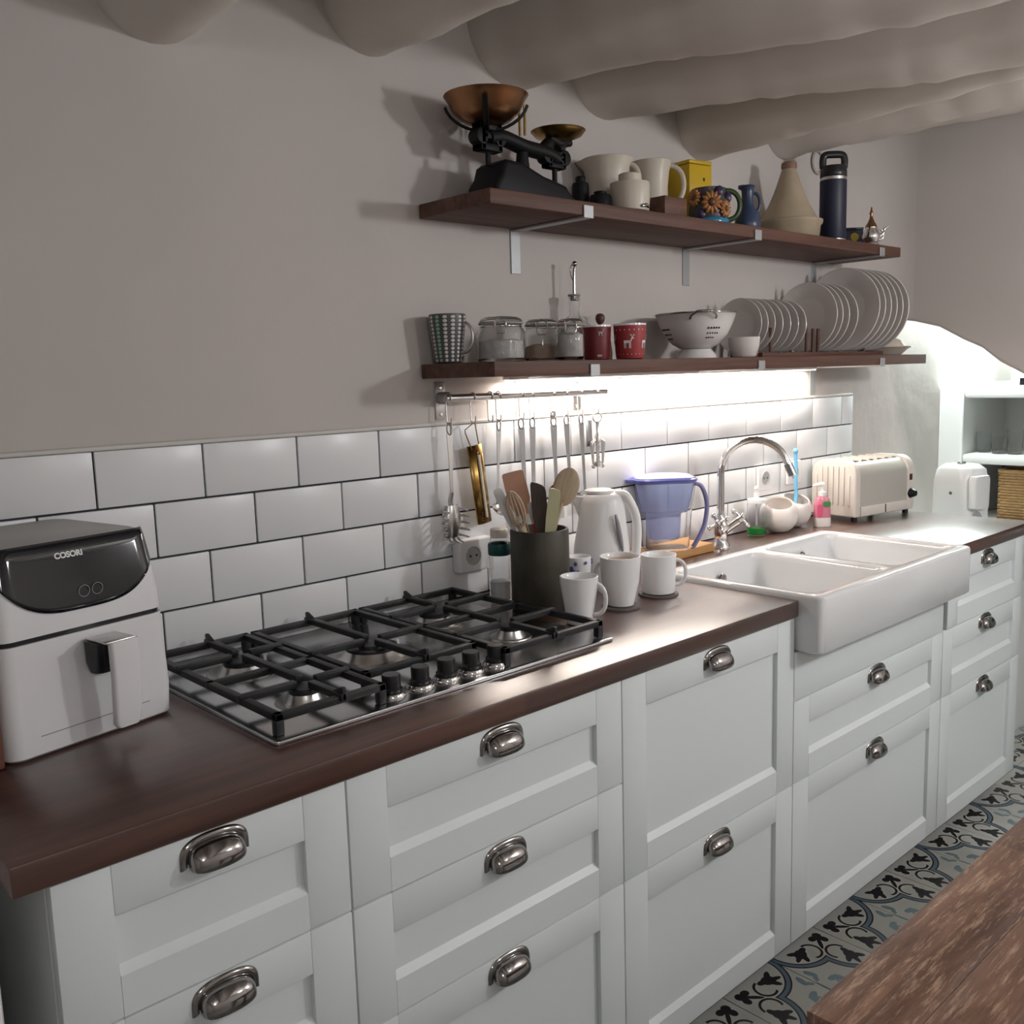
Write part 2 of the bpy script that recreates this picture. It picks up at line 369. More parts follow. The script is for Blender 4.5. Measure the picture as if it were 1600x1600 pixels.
# metro tiles
TX0, TPX, TZ, TPZ = -0.0957, 0.2016, 1.3307, 0.1023
XL, XR = -0.52, 2.606
G().box(XL, XR, -0.007, 0.0, ZC-0.03, TZ).build('grout_bed', M_GROUT, wb, smooth=0)
G().box(XL, XR, -0.013, 0.0, TZ, TZ+0.009).build('tile_trim', mat('tile_caulk', (0.62, 0.6, 0.57), 0.6), wb, smooth=0, bevel=0.003)
g = 0.0019; tcache = {}
for row in range(4):
    z1 = TZ-row*TPZ-(0.0005 if row == 0 else g); z0 = TZ-(row+1)*TPZ+g
    off = TX0 - 3*TPX + (TPX/2 if row % 2 else 0)
    for i in range(20):
        a = max(off+i*TPX+g, XL); b2 = min(off+(i+1)*TPX-g, XR)
        if b2-a < 0.01: continue
        key = (round(b2-a, 4), round(z1-z0, 4))
        if key not in tcache:
            w, h = key; tcache[key] = G().box(0, w, -0.0125, -0.004, 0, h).mesh('wall_tile', M_TILE, smooth=40, bevel=0.0015, seg=2)
        inst('wall_tile', tcache[key], wb, (a, random.uniform(-0.0004, 0.0004), z0))

# alcove under the stair: pier, slabs, recess
XA = 3.366
al = struct(G().box(XA, XA+0.45, -0.10, 0.0, 0.0, 1.333).build('wall_alcove', M_ALC, smooth=0, bevel=0.008))
G().box(XA, XA+0.45, -1.3, -0.10, 1.292, 1.333).build('top_slab', M_ALC, al, smooth=30, bevel=0.012)
G().box(XA, XA+0.45, -1.3, -0.10, 1.022, 1.062).build('niche_slab', M_ALC, al, smooth=30, bevel=0.012)
G().box(XA+0.05, XA+0.45, -1.3, -0.10, 0.755, 0.79).build('recess_slab', M_ALC, al, smooth=30, bevel=0.008)
G().box(XA+0.45, XA+0.55, -1.45, 0.0, 0.0, 1.333).build('niche_back', M_ALC, al, smooth=0)
G().box(XA, XA+0.45, -1.45, -1.30, 0.0, 1.333).build('end_pier', M_ALC, al, smooth=0)
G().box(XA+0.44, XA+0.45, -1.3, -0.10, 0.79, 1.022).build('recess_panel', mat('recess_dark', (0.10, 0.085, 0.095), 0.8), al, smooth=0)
led = struct(G().box(2.66, XA-0.002, -0.42, -0.002, -0.01, 0.80).build('trim_1', M_ALC, smooth=0, bevel=0.006))

# ================================================================== LAMPS
LAMP_LABELS = ['bare ceiling bulb on a cord over the far end of the table', 'bare ceiling bulb on a cord over the near end of the table', 'added fill bulb on a cord behind the viewpoint, left of the table']
for (x, y, z, k), lab_ in zip(LAMPS, LAMP_LABELS):
    t = thing('ceiling_lamp', lab_, 'lamp', (x, y, z), 0, 'ceiling lamps of the kitchen')
    G().ball((0, 0, 0), 0.035).build('bulb', mat('bulb', (1, 1, 1), emit=(0.98, 0.985, 1.0), estr=6), t).visible_shadow = True
    G().tube([(0, 0, 0.038), (0, 0, 0.4)], 0.012).build('cord', M_BLACK, t)
    ld = bpy.data.lights.new('bulb_light', 'POINT'); ld.energy = LAMP_W*k; ld.color = (0.975, 0.985, 1.0); ld.shadow_soft_size = 0.085
    lo = bpy.data.objects.new('bulb_light', ld); COL.objects.link(lo); lo.parent = t; lo.location = (0, 0.0, -0.125)

# ================================================================== SHELVES
def shelf(name, label, x0, x1, z0, z1, depth, brackets, leg_down, legs):
    t = thing(name, label, 'shelf', (0, 0, 0))
    G().box(x0, x1, -depth, -0.004, z0, z1).build('board', M_SHELF, t, bevel=0.0025)
    for bx in brackets:
        gb = G().box(bx-0.0155, bx+0.0155, -0.0038, -0.0003, z0-leg_down, z0-0.0005)          # wall leg
        gb.box(bx-0.0125, bx+0.0125, -depth-0.004, -0.0003, z0-0.0055, z0-0.0005)              # arm under the board
        gb.box(bx-0.0155, bx+0.0155, -depth-0.0045, -depth-0.0008, z0-0.0055, z0+0.022)        # lip hooked over the front edge
        br = gb.build('bracket', M_GALV, t, bevel=0.0008, seg=1)
        G().lathe([(0.0001, -0.0012), (0.0035, -0.001), (0.0035, 0.0)], 10, mt=Matrix.Translation((bx, -0.004, z0-leg_down+0.012)) @ Matrix.Rotation(PI/2, 4, 'X')).build('screw', M_STEEL, br)
    return t
UZ0, UZ1, UD = 1.789, 1.820, 0.240
LZ0, LZ1, LD = 1.439, 1.471, 0.250
shelf('wall_shelf', 'upper dark walnut wall shelf carrying the black balance scale', 0.652, 2.47, UZ0, UZ1, UD, (0.943, 1.622, 2.335), 0.105, None)
shelf('wall_shelf', 'lower dark walnut wall shelf above the lit tiles, carrying the plates', 0.640, 2.665, LZ0, LZ1, LD, (0.945, 1.628, 2.335), 0.105, None)
# light bar under the lower shelf
t = thing('light_bar', 'slim white light bar glowing under the lower shelf', 'lamp', (0.0, -0.034, LZ0))
G().box(0.87, 2.29, -0.012, 0.012, -0.009, -0.0005).build('housing', M_PLASTIC, t, bevel=0.001)
G().box(0.875, 2.285, -0.010, 0.010, -0.012, -0.0092).build('diffuser', mat('led', (1, 1, 1), emit=(1.0, 0.9, 0.8), estr=6), t)
ld = bpy.data.lights.new('strip_light', 'AREA'); ld.shape = 'RECTANGLE'; ld.size = 1.40; ld.size_y = 0.02; ld.energy = STRIP_W; ld.color = (1.0, 0.88, 0.78)
lo = bpy.data.objects.new('strip_light', ld); COL.objects.link(lo); lo.parent = t; lo.location = (1.58, 0, -0.0135)
# light in the alcove: strip on the back wall, hidden above the sloping wall edge
t = thing('alcove_light', 'cool white strip light high in the alcove behind the sloping wall edge', 'lamp', (3.50, -0.004, 1.86))
G().box(-0.56, 0.56, -0.032, 0.0, -0.016, 0.016).build('housing', M_PLASTIC, t)
G().box(-0.55, 0.55, -0.030, -0.004, -0.021, -0.0165).build('diffuser', mat('led_cool', (1, 1, 1), emit=(0.88, 1.0, 0.98), estr=6), t)
ld = bpy.data.lights.new('alcove_strip', 'AREA'); ld.shape = 'RECTANGLE'; ld.size = 1.1; ld.size_y = 0.03; ld.energy = ALC_W; ld.color = (0.88, 1.0, 0.975)
lo = bpy.data.objects.new('alcove_strip', ld); COL.objects.link(lo); lo.parent = t; lo.location = (0, -0.03, -0.024); lo.rotation_euler = (math.radians(-18), 0, 0)

# ================================================================== BASE CABINETS
def pull_mesh():
    w, d, h = 0.0375, 0.025, 0.0265
    g_ = G()
    def f(u, v):
        th = 0.02+(PI-0.04)*u; ph = 2.0*v
        q = max(math.sin(th), 0)**0.5
        return (w*math.copysign(abs(math.cos(th))**0.85, math.cos(th)), -0.002-d*q*math.sin(ph), h*q*math.cos(ph)*(1 if ph < PI/2 else 0.6))
    g_.sheet(f, 28, 12)
    def fl_(u, v):      # raised flange band around the cup
        th = PI*u; c_ = math.copysign(abs(math.cos(th))**0.8, math.cos(th)); s_ = max(math.sin(th), 0)**0.55
        k = (0.0, 0.15, 0.5, 0.85, 1.0)[round(v*4)]; yy = (-0.0002, -0.003, -0.0045, -0.004, -0.0025)[round(v*4)]
        a_, b_ = 0.0475+(w-0.0475)*k, 0.0365+(h-0.001-0.0365)*k
        return (a_*c_, yy, b_*s_-0.004*(1-k)*(1 if s_ < 0.2 else 0))
    g_.sheet(fl_, 36, 4)
    return g_.mesh('cup_pull', M_NICKEL, smooth=60)
ME_PULL = pull_mesh()
def cabinet(label, x0, x1, drawers, filler=None, inset=0.0):
    t = thing('base_cabinet', label, 'cabinet', ((x0+x1)/2, 0, 0)); w = x1-x0
    b = G().box(-w/2+0.0005+inset, w/2-0.0005, DOOR_Y+0.021, -0.02, 0.08, (0.66 if filler else 0.8805))
    b.build('body', M_CARC, t, smooth=0)
    G().box(-w/2+0.0005, w/2-0.0005, -0.548, -0.53, 0.0005, 0.0795).build('plinth', M_DARK, t, smooth=0)  # plinth set forward so its near-black stands in for the floor shadow
    if filler: G().box(-w/2+0.0015, w/2-0.0015, DOOR_Y, DOOR_Y+0.02, filler[0], filler[1]).build('filler_panel', M_CAB, t, bevel=0.001)
    for k, (z0, z1) in enumerate(drawers):
        a, c = -w/2+0.0016+(inset if k == 0 else 0), w/2-0.0016; z0 += 0.0014; z1 -= 0.0014; st = 0.0685; rl = 0.0645
        d = G().box(a+st-0.003, c-st+0.003, DOOR_Y+0.010, DOOR_Y+0.0195, z0+rl-0.003, z1-rl+0.003).build('drawer', M_CAB, t, smooth=0)
        G().box(a, a+st, DOOR_Y, DOOR_Y+0.02, z0, z1).build('stile', M_CAB, d, bevel=0.0012)
        G().box(c-st, c, DOOR_Y, DOOR_Y+0.02, z0, z1).build('stile', M_CAB, d, bevel=0.0012)
        rm = G().box(a+st+0.0002, c-st-0.0002, DOOR_Y+0.0002, DOOR_Y+0.02, z1-rl, z1).build('rail', M_CAB, d, bevel=0.0009)
        G().prism([(DOOR_Y+0.0002, z0), (DOOR_Y+0.02, z0), (DOOR_Y+0.02, z0+rl+0.002), (DOOR_Y+0.010, z0+rl), (DOOR_Y+0.0002, z0+rl-0.011)], a+st+0.0002, c-st-0.0002, 'x').build('rail', M_CAB, d, smooth=0)
        inst('handle', ME_PULL, d, (0, DOOR_Y, z1-0.037))
    return t
D3 = [(0.68, 0.88), (0.48, 0.68), (0.08, 0.48)]; D2 = [(0.48, 0.88), (0.08, 0.48)]
cabinet('narrow white shaker drawer cabinet at the left end below the air fryer', -0.40, 0.0, D3)
cabinet('white shaker cabinet with three drawers under the gas hob', 0.0, 0.6, D3)
cabinet('white shaker cabinet with two tall drawer fronts between hob and sink', 0.6, 1.2, D2)
cabinet('wide white shaker cabinet under the ceramic sink', 1.2, 2.0, [(0.48, 0.68), (0.08, 0.48)], filler=(0.6815, 0.796))
cabinet('white shaker cabinet with three drawers at the far right end', 2.0, 2.6, D3, inset=0.025)
# neighbouring white under-counter fridge, only its edge shows
t = thing('under_counter_fridge', 'white appliance whose edge shows at bottom left beside the cabinets', 'appliance', (-0.76, 0, 0))
G().box(-0.3, 0.296, -0.57, -0.03, 0.02, 0.86).build('body', M_PLASTIC, t, bevel=0.006)
G().box(-0.3, 0.302, -0.622, -0.575, 0.06, 0.855).build('door', M_PLASTIC, t, bevel=0.01)
G().box(-0.25, 0.25, -0.55, -0.1, 0.0, 0.0195).build('plinth', M_DARK, t, smooth=0)

# ================================================================== WORKTOP
SX0, SX1, SY0, SY1 = 1.204, 2.022, -0.682, -0.222        # sink outline
wt = G().prism([(-0.44, -0.014), (-0.44, FRONT_Y), (SX0-0.002, FRONT_Y), (SX0-0.002, SY1+0.002), (SX1+0.002, SY1+0.002), (SX1+0.002, FRONT_Y), (2.632, FRONT_Y), (2.632, -0.014)], 0.883, ZC).build('worktop', M_TOP, bevel=0.003)
tag(wt, 'dark walnut kitchen worktop running along the whole tiled wall', 'worktop')

# ================================================================== SINK
t = thing('double_sink', 'white ceramic farmhouse sink with two bowls set into the worktop', 'sink', ((SX0+SX1)/2, (SY0+SY1)/2, 0))
SW, SD = SX1-SX0, SY1-SY0; ZT = 0.934; ZB = 0.80
def sink_mesh():
    g_ = G(); bm = g_.bm
    outer = rrect(SW, SD, 0.022, 5); mid = 0.012
    bowls = []
    for s_ in (-1, 1):
        cx = s_*(SW/4-0.003)
        bowls.append((cx, rrect(SW/2-0.045, SD-0.075, 0.035, 5, cx, 0.0)))
    # outside wall
    zs = [(ZB, -0.006), (ZB+0.006, 0), (ZT-0.008, 0), (ZT-0.002, -0.002), (ZT, -0.007)]
    rings = []
    for z, dd in zs:
        rings.append([bm.verts.new((x*(1+2*dd/SW), y*(1+2*dd/SD), z)) for x, y in outer])
    n = len(outer)
    for A, B in zip(rings, rings[1:]):
        for k in range(n): bm.faces.new((A[k], A[(k+1) % n], B[(k+1) % n], B[k]))
    bm.faces.new(rings[0][::-1])
    loops = [rings[-1]]
    for cx, poly in bowls:
        R = []
        for z, inset in ((ZT, -0.004), (ZT-0.004, 0.0), (ZT-0.02, 0.003), (ZB+0.05-0.04, 0.012), (ZB+0.012, 0.02), (ZB+0.008, 0.04)):
            w_, d_ = SW/2-0.045, SD-0.075
            R.append([bm.verts.new((cx+(x-cx)*(1-2*inset/w_), y*(1-2*inset/d_), z)) for x, y in poly])
        for A, B in zip(R, R[1:]):
            for k in range(n): bm.faces.new((A[k], B[k], B[(k+1) % n], A[(k+1) % n]))
        bm.faces.new(R[-1]); loops.append(R[0])
    ed = []
    for L in loops:
        for k in range(len(L)):
            e = bm.edges.get((L[k], L[(k+1) % len(L)])) or bm.edges.new((L[k], L[(k+1) % len(L)])); ed.append(e)
    bmesh.ops.triangle_fill(bm, edges=ed, use_beauty=True, use_dissolve=False)
    return g_
bo = sink_mesh().build('basin', M_CERAM, t, smooth=50)
for s_ in (-1, 1):
    cx = s_*(SW/4-0.003)
    G().lathe([(0.0, 0.003), (0.02, 0.002), (0.03, 0.004), (0.042, 0.003), (0.044, 0.0)], 24, cx, -0.02, ZB+0.0085).build('drain', M_CHROME, t)
    G().lathe([(0.0, 0.001), (0.010, 0.0015), (0.012, 0.004), (0.016, 0.003), (0.017, 0.0)], 20, mt=Matrix.Translation((cx, SD/2-0.0535, ZT-0.05)) @ Matrix.Rotation(PI/2, 4, 'X')).build('overflow', M_NICKEL, t)
# ================================================================== TAP
t = thing('mixer_tap', 'chrome swan neck mixer tap with two cross handles behind the sink', 'tap', (1.634, -0.115, ZC))
G().lathe([(0.0, 0), (0.028, 0), (0.028, 0.006), (0.022, 0.012), (0.018, 0.03), (0.02, 0.05), (0.024, 0.06), (0.02, 0.075), (0.013, 0.085), (0.011, 0.10), (0, 0.10)], 24).build('body', M_CHROME, t, smooth=60)
sp = [(0, 0, 0.09), (0, 0, 0.16), (0, 0, 0.22)]
cdir = Vector((0.34, -0.94, 0)).normalized(); R_ = 0.098
for k in range(1, 15):
    a = PI - (PI*0.90)*k/14
    sp.append(tuple(cdir*(R_+R_*math.cos(a)) + Vector((0, 0, 0.22+R_*math.sin(a)))))
G().tube(sp, 0.0105, 16).build('spout', M_CHROME, t, smooth=60)
e = Vector(sp[-1]); e2 = e+(e-Vector(sp[-2])).normalized()*0.035
G().tube([e, e2], 0.0125, 16).build('aerator', M_NICKEL, t, smooth=40)
for s_ in (-1, 1):
    c = Vector((s_*0.048, -0.026, 0.075)); dr = Vector((s_*0.75, -0.35, 0.55)).normalized()
    h = G().tube([Vector((s_*0.012, 0, 0.045)), c], [0.012, 0.013], 14).build('valve', M_CHROME, t, smooth=60)
    hg = G().tube([c, c+dr*0.014], 0.012, 14); ax1 = dr.orthogonal().normalized(); ax2 = dr.cross(ax1)
    for ax in (ax1, ax2, -ax1, -ax2):
        hg.tube([c+dr*0.012, c+dr*0.012+ax*0.027], [0.004, 0.005], 8); hg.ball(c+dr*0.012+ax*0.029, 0.0075, 10)
    hg.ball(c+dr*0.018, 0.009, 12)
    hg.build('cross_handle', M_CHROME, h, smooth=60)
# ================================================================== GAS HOB
HX0, HX1, HY0, HY1 = -0.058, 0.682, -0.530, -0.028; HZ = ZC
t = thing('gas_hob', 'stainless steel five burner gas hob with black iron grates', 'hob', (0, 0, 0))
G().prism(rrect(HX1-HX0, HY1-HY0, 0.008, 3, (HX0+HX1)/2, (HY0+HY1)/2), HZ+0.0003, HZ+0.007).build('plate', M_HOB, t, bevel=0.002)
ZP = HZ+0.0072
def burner(x, y, r, dual=False):
    b = G().lathe([(r*1.75, 0), (r*1.7, 0.0025), (r*1.25, 0.002), (r*1.15, 0.006), (r*1.05, 0.012), (r*0.98, 0.0165), (r*0.6, 0.0165), (0, 0.0165)], 36, x, y, ZP).build('burner', M_STEEL, t, smooth=40)
    if dual: G().lathe([(r*0.98, 0.0166), (r*0.97, 0.021), (r*0.70, 0.021), (r*0.68, 0.0166)], 36, x, y, ZP).build('flame_ring', M_IRON, b, smooth=40)
    rc = r*(0.5 if dual else 0.9)
    G().lathe([(rc, 0.0168), (rc, 0.0225), (rc*0.94, 0.0248), (rc*0.5, 0.0256), (0, 0.0256)], 32, x, y, ZP).build('cap', M_IRON, b, smooth=40)
    G().tube([(x+r*1.25, y+0.004, ZP+0.002), (x+r*1.25, y+0.004, ZP+0.019)], 0.0028, 8).build('igniter', M_PLASTIC, b)
for x, y, r, du in ((0.068, -0.400, 0.028, False), (0.074, -0.178, 0.037, False), (0.286, -0.275, 0.050, True), (0.520, -0.170, 0.037, False), (0.548, -0.375, 0.024, False)): burner(x, y, r, du)
for k, x in enumerate((0.178, 0.237, 0.293, 0.349, 0.407)):
    kn = G().lathe([(0.0, 0), (0.0235, 0), (0.0235, 0.003), (0.0205, 0.007), (0.0, 0.007)], 28, x, -0.487, ZP).build('knob', M_CHROME, t, smooth=40)
    G().lathe([(0.0175, 0.0072), (0.0185, 0.013), (0.0155, 0.016), (0.0155, 0.034), (0.0145, 0.037), (0, 0.0375)], 24, x, -0.487, ZP).build('knob_cap', M_BLACK, kn, smooth=40)
def grate(x0, x1, y0, y1, cx, cys):
    """iron pan support: rim, fingers towards each burner, raised ends, feet"""
    zt = HZ+0.045; h = 0.012; w = 0.0065
    g_ = G()
    def bar(xa, ya, xb, yb, za=zt-h, zb=zt):
        d = Vector((xb-xa, yb-ya, 0)); L = d.length; a = math.atan2(d.y, d.x)
        g_.box(0, L, -w, w, za, zb, mt=Matrix.Translation((xa, ya, 0)) @ Matrix.Rotation(a, 4, 'Z'))
    zl = zt-0.004
    bar(x0, y0+w, x1, y0+w, zl-h, zl); bar(x0, y1-w, x1, y1-w, zl-h, zl); bar(x0+w, y0, x0+w, y1, zl-h, zl); bar(x1-w, y0, x1-w, y1, zl-h, zl)
    bar(cx, y0-0.004, cx, (cys[0]-0.018)); bar(cx, cys[-1]+0.018, cx, y1+0.004)
    if len(cys) == 2:
        bar(cx, cys[0]+0.018, cx, cys[1]-0.018); ym = (cys[0]+cys[1])/2; bar(x0, ym, x1, ym, zl-h, zl)
    for cy in cys:
        bar(x0-0.002, cy, cx-0.018, cy); bar(cx+0.018, cy, x1+0.002, cy)
    for fx in (x0+w, x1-w):
        for fy in (y0+w, y1-w): g_.box(fx-0.007, fx+0.007, fy-0.007, fy+0.007, ZP+0.0003, zl-h+0.002)
    for fy in (y0-0.004, y1+0.004):
        s_ = 1 if fy < (y0+y1)/2 else -1
        g_.prism([(fy, zt-h), (fy, zt+0.010), (fy+s_*0.006, zt+0.010), (fy+s_*0.03, zt-0.0005), (fy+s_*0.03, zt-h)], cx-0.0035, cx+0.0035, 'x')
    return g_.build('grate', M_IRON, t, bevel=0.0015)
grate(-0.046, 0.150, -0.512, -0.050, 0.070, (-0.400, -0.178))
grate(0.157, 0.402, -0.442, -0.050, 0.286, (-0.275,))
grate(0.408, 0.668, -0.512, -0.050, 0.534, (-0.375, -0.170))

# ================================================================== AIR FRYER
FL = Vector((-0.349, -0.322)); FR = Vector((-0.096, -0.269)); ang = math.atan2(FR.y-FL.y, FR.x-FL.x)
fw_ = (FR-FL).length; fd = 0.285; mid = (FL+FR)/2 + Vector((-math.sin(ang), math.cos(ang)))*fd/2
t = thing('air_fryer', 'white air fryer with black glossy control panel at the left end', 'air fryer', (mid.x, mid.y, ZC+0.0005), ang)
def ring(z, w, yf, yb, r, n=6):
    return [(x, y, z) for x, y in rrect(w, yb-yf, r, n, 0, (yf+yb)/2)]
hw = fw_+0.006
def bulge(v): return v
body = [ring(0.0, hw-0.012, -fd/2+0.006, fd/2-0.006, 0.018), ring(0.005, hw, -fd/2, fd/2, 0.022), ring(0.05, hw+0.004, -fd/2-0.002, fd/2, 0.022), ring(0.1665, hw, -fd/2+0.003, fd/2, 0.022)]
G().loft(body).build('basket_drawer', M_FRYER, t, smooth=45)
G().loft([ring(0.1668, hw-0.006, -fd/2+0.006, fd/2-0.004, 0.02), ring(0.1735, hw-0.006, -fd/2+0.006, fd/2-0.004, 0.02)]).build('gap_band', M_BLACK, t, smooth=45)
upper = [ring(0.1738, hw-0.001, -fd/2+0.004, fd/2, 0.022), ring(0.20, hw-0.002, -fd/2+0.005, fd/2, 0.022), ring(0.235, hw-0.005, -fd/2+0.010, fd/2-0.002, 0.024), ring(0.290, hw-0.014, -fd/2+0.022, fd/2-0.006, 0.026), ring(0.298, hw-0.020, -fd/2+0.026, fd/2-0.010, 0.028)]
G().loft(upper).build('housing', M_FRYER, t, smooth=45)
G().loft([ring(0.2982, hw-0.024, -fd/2+0.030, fd/2-0.012, 0.028), ring(0.3005, hw-0.030, -fd/2+0.034, fd/2-0.016, 0.028)]).build('top_plate', M_FRYTOP, t, smooth=45)
# control panel: follows the slanted upper front, D shaped with a curved lower edge
def fy(z):   # front surface of the housing
    zs = [(0.1738, 0.004), (0.20, 0.005), (0.235, 0.010), (0.290, 0.022), (0.298, 0.026), (0.305, 0.030)]
    for (a, p), (b_, q) in zip(zs, zs[1:]):
        if z <= b_: return -fd/2 + p+(q-p)*(z-a)/(b_-a)
    return -fd/2+0.030
def fhw(z): return (hw-0.002-0.012*max(0, z-0.2)/0.09)/2
def panel(u, v):
    s = -1+2*u; zt = 0.3015; zb = 0.2+0.062*abs(s)**3.4
    z = zb+(zt-zb)*v; w = fhw(min(z, 0.30))+0.0005
    x = s*w; edge = max(0, abs(x)-(w-0.026)); back = 0.026-math.sqrt(max(0.026**2-min(edge, 0.0255)**2, 0))
    return (x, fy(min(z, 0.3045))-0.0025+back*0.9, z)
G().sheet(panel, 40, 12).build('control_panel', M_GLOSSBLACK, t, smooth=60, solid=0.002)
def panel_at(x, z): return fy(z)-0.0045
# brand lettering on the panel
cu = bpy.data.curves.new('lettering', 'FONT'); cu.body = 'COSORI'; cu.size = 0.0118; cu.extrude = 0.0002; cu.align_x = 'CENTER'; cu.offset = 0.0005
tmp = bpy.data.objects.new('tmp_text', cu); COL.objects.link(tmp); dg = bpy.context.evaluated_depsgraph_get()
me = bpy.data.meshes.new_from_object(tmp.evaluated_get(dg)); bpy.data.objects.remove(tmp, do_unlink=True)
me.materials.clear(); me.materials.append(mat('white_print', (0.75, 0.75, 0.75), 0.5))
lt = inst('lettering', me, t, (-0.012, fy(0.277)-0.0040, 0.277), (PI/2-math.atan2(0.012, 0.055), 0, 0))
# touch symbols
for dx in (0.0, 0.021):
    G().tube([(-0.0+dx+0.0085*math.cos(2*PI*k/20), fy(0.225)-0.0045, 0.225+0.0085*math.sin(2*PI*k/20)) for k in range(20)], 0.0006, 6, closed=True).build('touch_symbol', mat('panel_print', (0.25, 0.27, 0.3), 0.4), t)
# handle
hd = G().loft([[(x, y, 0.153) for x, y in rrect(0.052, 0.05, 0.012, 4, 0.012, -fd/2-0.022)], [(x, y, 0.120) for x, y in rrect(0.050, 0.045, 0.012, 4, 0.012, -fd/2-0.019)], [(x, y, 0.104) for x, y in rrect(0.040, 0.030, 0.012, 4, 0.012, -fd/2-0.012)]]).build('handle', M_BLACK, t, smooth=45)
G().loft([[(x, y, z) for x, y in rrect(w, 0.014, 0.006, 4, 0.018, yy)] for z, w, yy in ((0.155, 0.046, -fd/2-0.055), (0.10, 0.046, -fd/2-0.056), (0.05, 0.045, -fd/2-0.052), (0.030, 0.043, -fd/2-0.049), (0.024, 0.034, -fd/2-0.048))]).build('handle_grip', M_FRYER, hd, smooth=45)
G().box(-0.010, 0.038, -fd/2-0.058, -fd/2-0.004, 0.1535, 0.1565).build('release_plate', M_STEEL, hd, bevel=0.001)
G().box(-hw/2+0.045, hw/2-0.045, -fd/2-0.0028, -fd/2-0.0012, 0.031, 0.0318).build('seam', mat('seam_grey', (0.3, 0.3, 0.3), 0.6), t, smooth=0)
# wooden board beside the fryer
bd = G().box(-0.009, 0.009, -0.15, 0.12, 0.0, 0.21).build('cutting_board', M_BOARD, bevel=0.004)
bd.matrix_world = t.matrix_basis @ Matrix.Translation((-hw/2-0.014, 0.012, 0.0))
tag(bd, 'dark reddish wooden board standing upright left of the air fryer', 'cutting board')

# ================================================================== WALL RAIL, HOOKS, UTENSILS
RY, RZ = -0.045, 1.394
t = thing('utensil_rail', 'steel utensil rail on the wall below the lower shelf', 'rail', (0, 0, 0))
G().tube([(0.672, RY, RZ), (1.215, RY, RZ-0.002)], 0.0085, 14).build('bar', M_STEEL, t, smooth=40)
for x in (0.692, 1.150):
    pl = G().box(x-0.0145, x+0.0145, -0.0035, -0.0004, RZ-0.05, RZ+0.036).build('mount_plate', M_STEEL, t, bevel=0.001)
    G().lathe([(0, 0), (0.014, 0), (0.014, 0.028), (0.012, 0.032), (0, 0.032)], 20, mt=Matrix.Translation((x-0.0, -0.0036, RZ)) @ Matrix.Rotation(PI/2, 4, 'X')).build('standoff', M_GALV, pl, smooth=40)
    for dz in (0.024, -0.038): G().lathe([(0, 0.002), (0.004, 0.0015), (0.005, 0)], 10, mt=Matrix.Translation((x, -0.0036, RZ+dz)) @ Matrix.Rotation(PI/2, 4, 'X')).build('screw', M_CHROME, pl)
def s_hook(x, label, xl=None):
    """S hook: upper loop over the bar, lower loop open to the front"""
    p = []
    for k in range(9):
        a = -0.6+ (PI+0.6)*k/8; p.append((0, RY-0.0105*math.cos(a), RZ+0.0105*math.sin(a)))
    p += [(0, RY+0.009, RZ-0.018)]
    dx = (xl-x) if xl else 0
    zb = RZ-0.052
    for k in range(8):
        a = PI*k/7; p.append((dx, RY+0.008*math.cos(a), zb-0.008*math.sin(a)))
    p.append((dx, RY-0.0085, zb+0.008))
    q = [(x+a, b_, c) for a, b_, c in p]
    o = G().tube(q, 0.0015, 8).build('s_hook', M_STEEL, smooth=60)
    return tag(o, label, 'hook', 'hooks on the utensil rail')
hx = lambda u: on_y(u, 640, RY).x
HB = RZ-0.0585      # inside bottom of the lower loop
def utensil(name, label, x, parts, tilt=0.0, cat='utensil', y=None):
    """hanging tool: origin at the hook, parts run down -Z"""
    t = thing(name, label, cat, (x, RY if y is None else y, HB)); t.rotation_euler = (0, tilt, 0)
    for nm, gg, m in parts: gg.build(nm, m, t, smooth=45, bevel=0)
    return t
def eye_handle(L, w0=0.009, w1=0.0055):
    """flat tapering steel handle with a hanging eye at its top"""
    g_ = G()
    e = 0.010
    g_.tube([(w0*0.8*math.cos(2*PI*k/16), 0, -e+ (e+0.003)*math.sin(2*PI*k/16)-0.001) for k in range(16)], 0.0022, 8, closed=True)
    g_.prism([(-w0, -0.021), (w0, -0.021), (w1, -L*0.45), (w1*0.7, -L), (-w1*0.7, -L), (-w1, -L*0.45)], -0.0012, 0.0012, 'y')
    return g_
M_DSTEEL = mat('shaded_steel', (0.42, 0.42, 0.43), 0.28, 1)
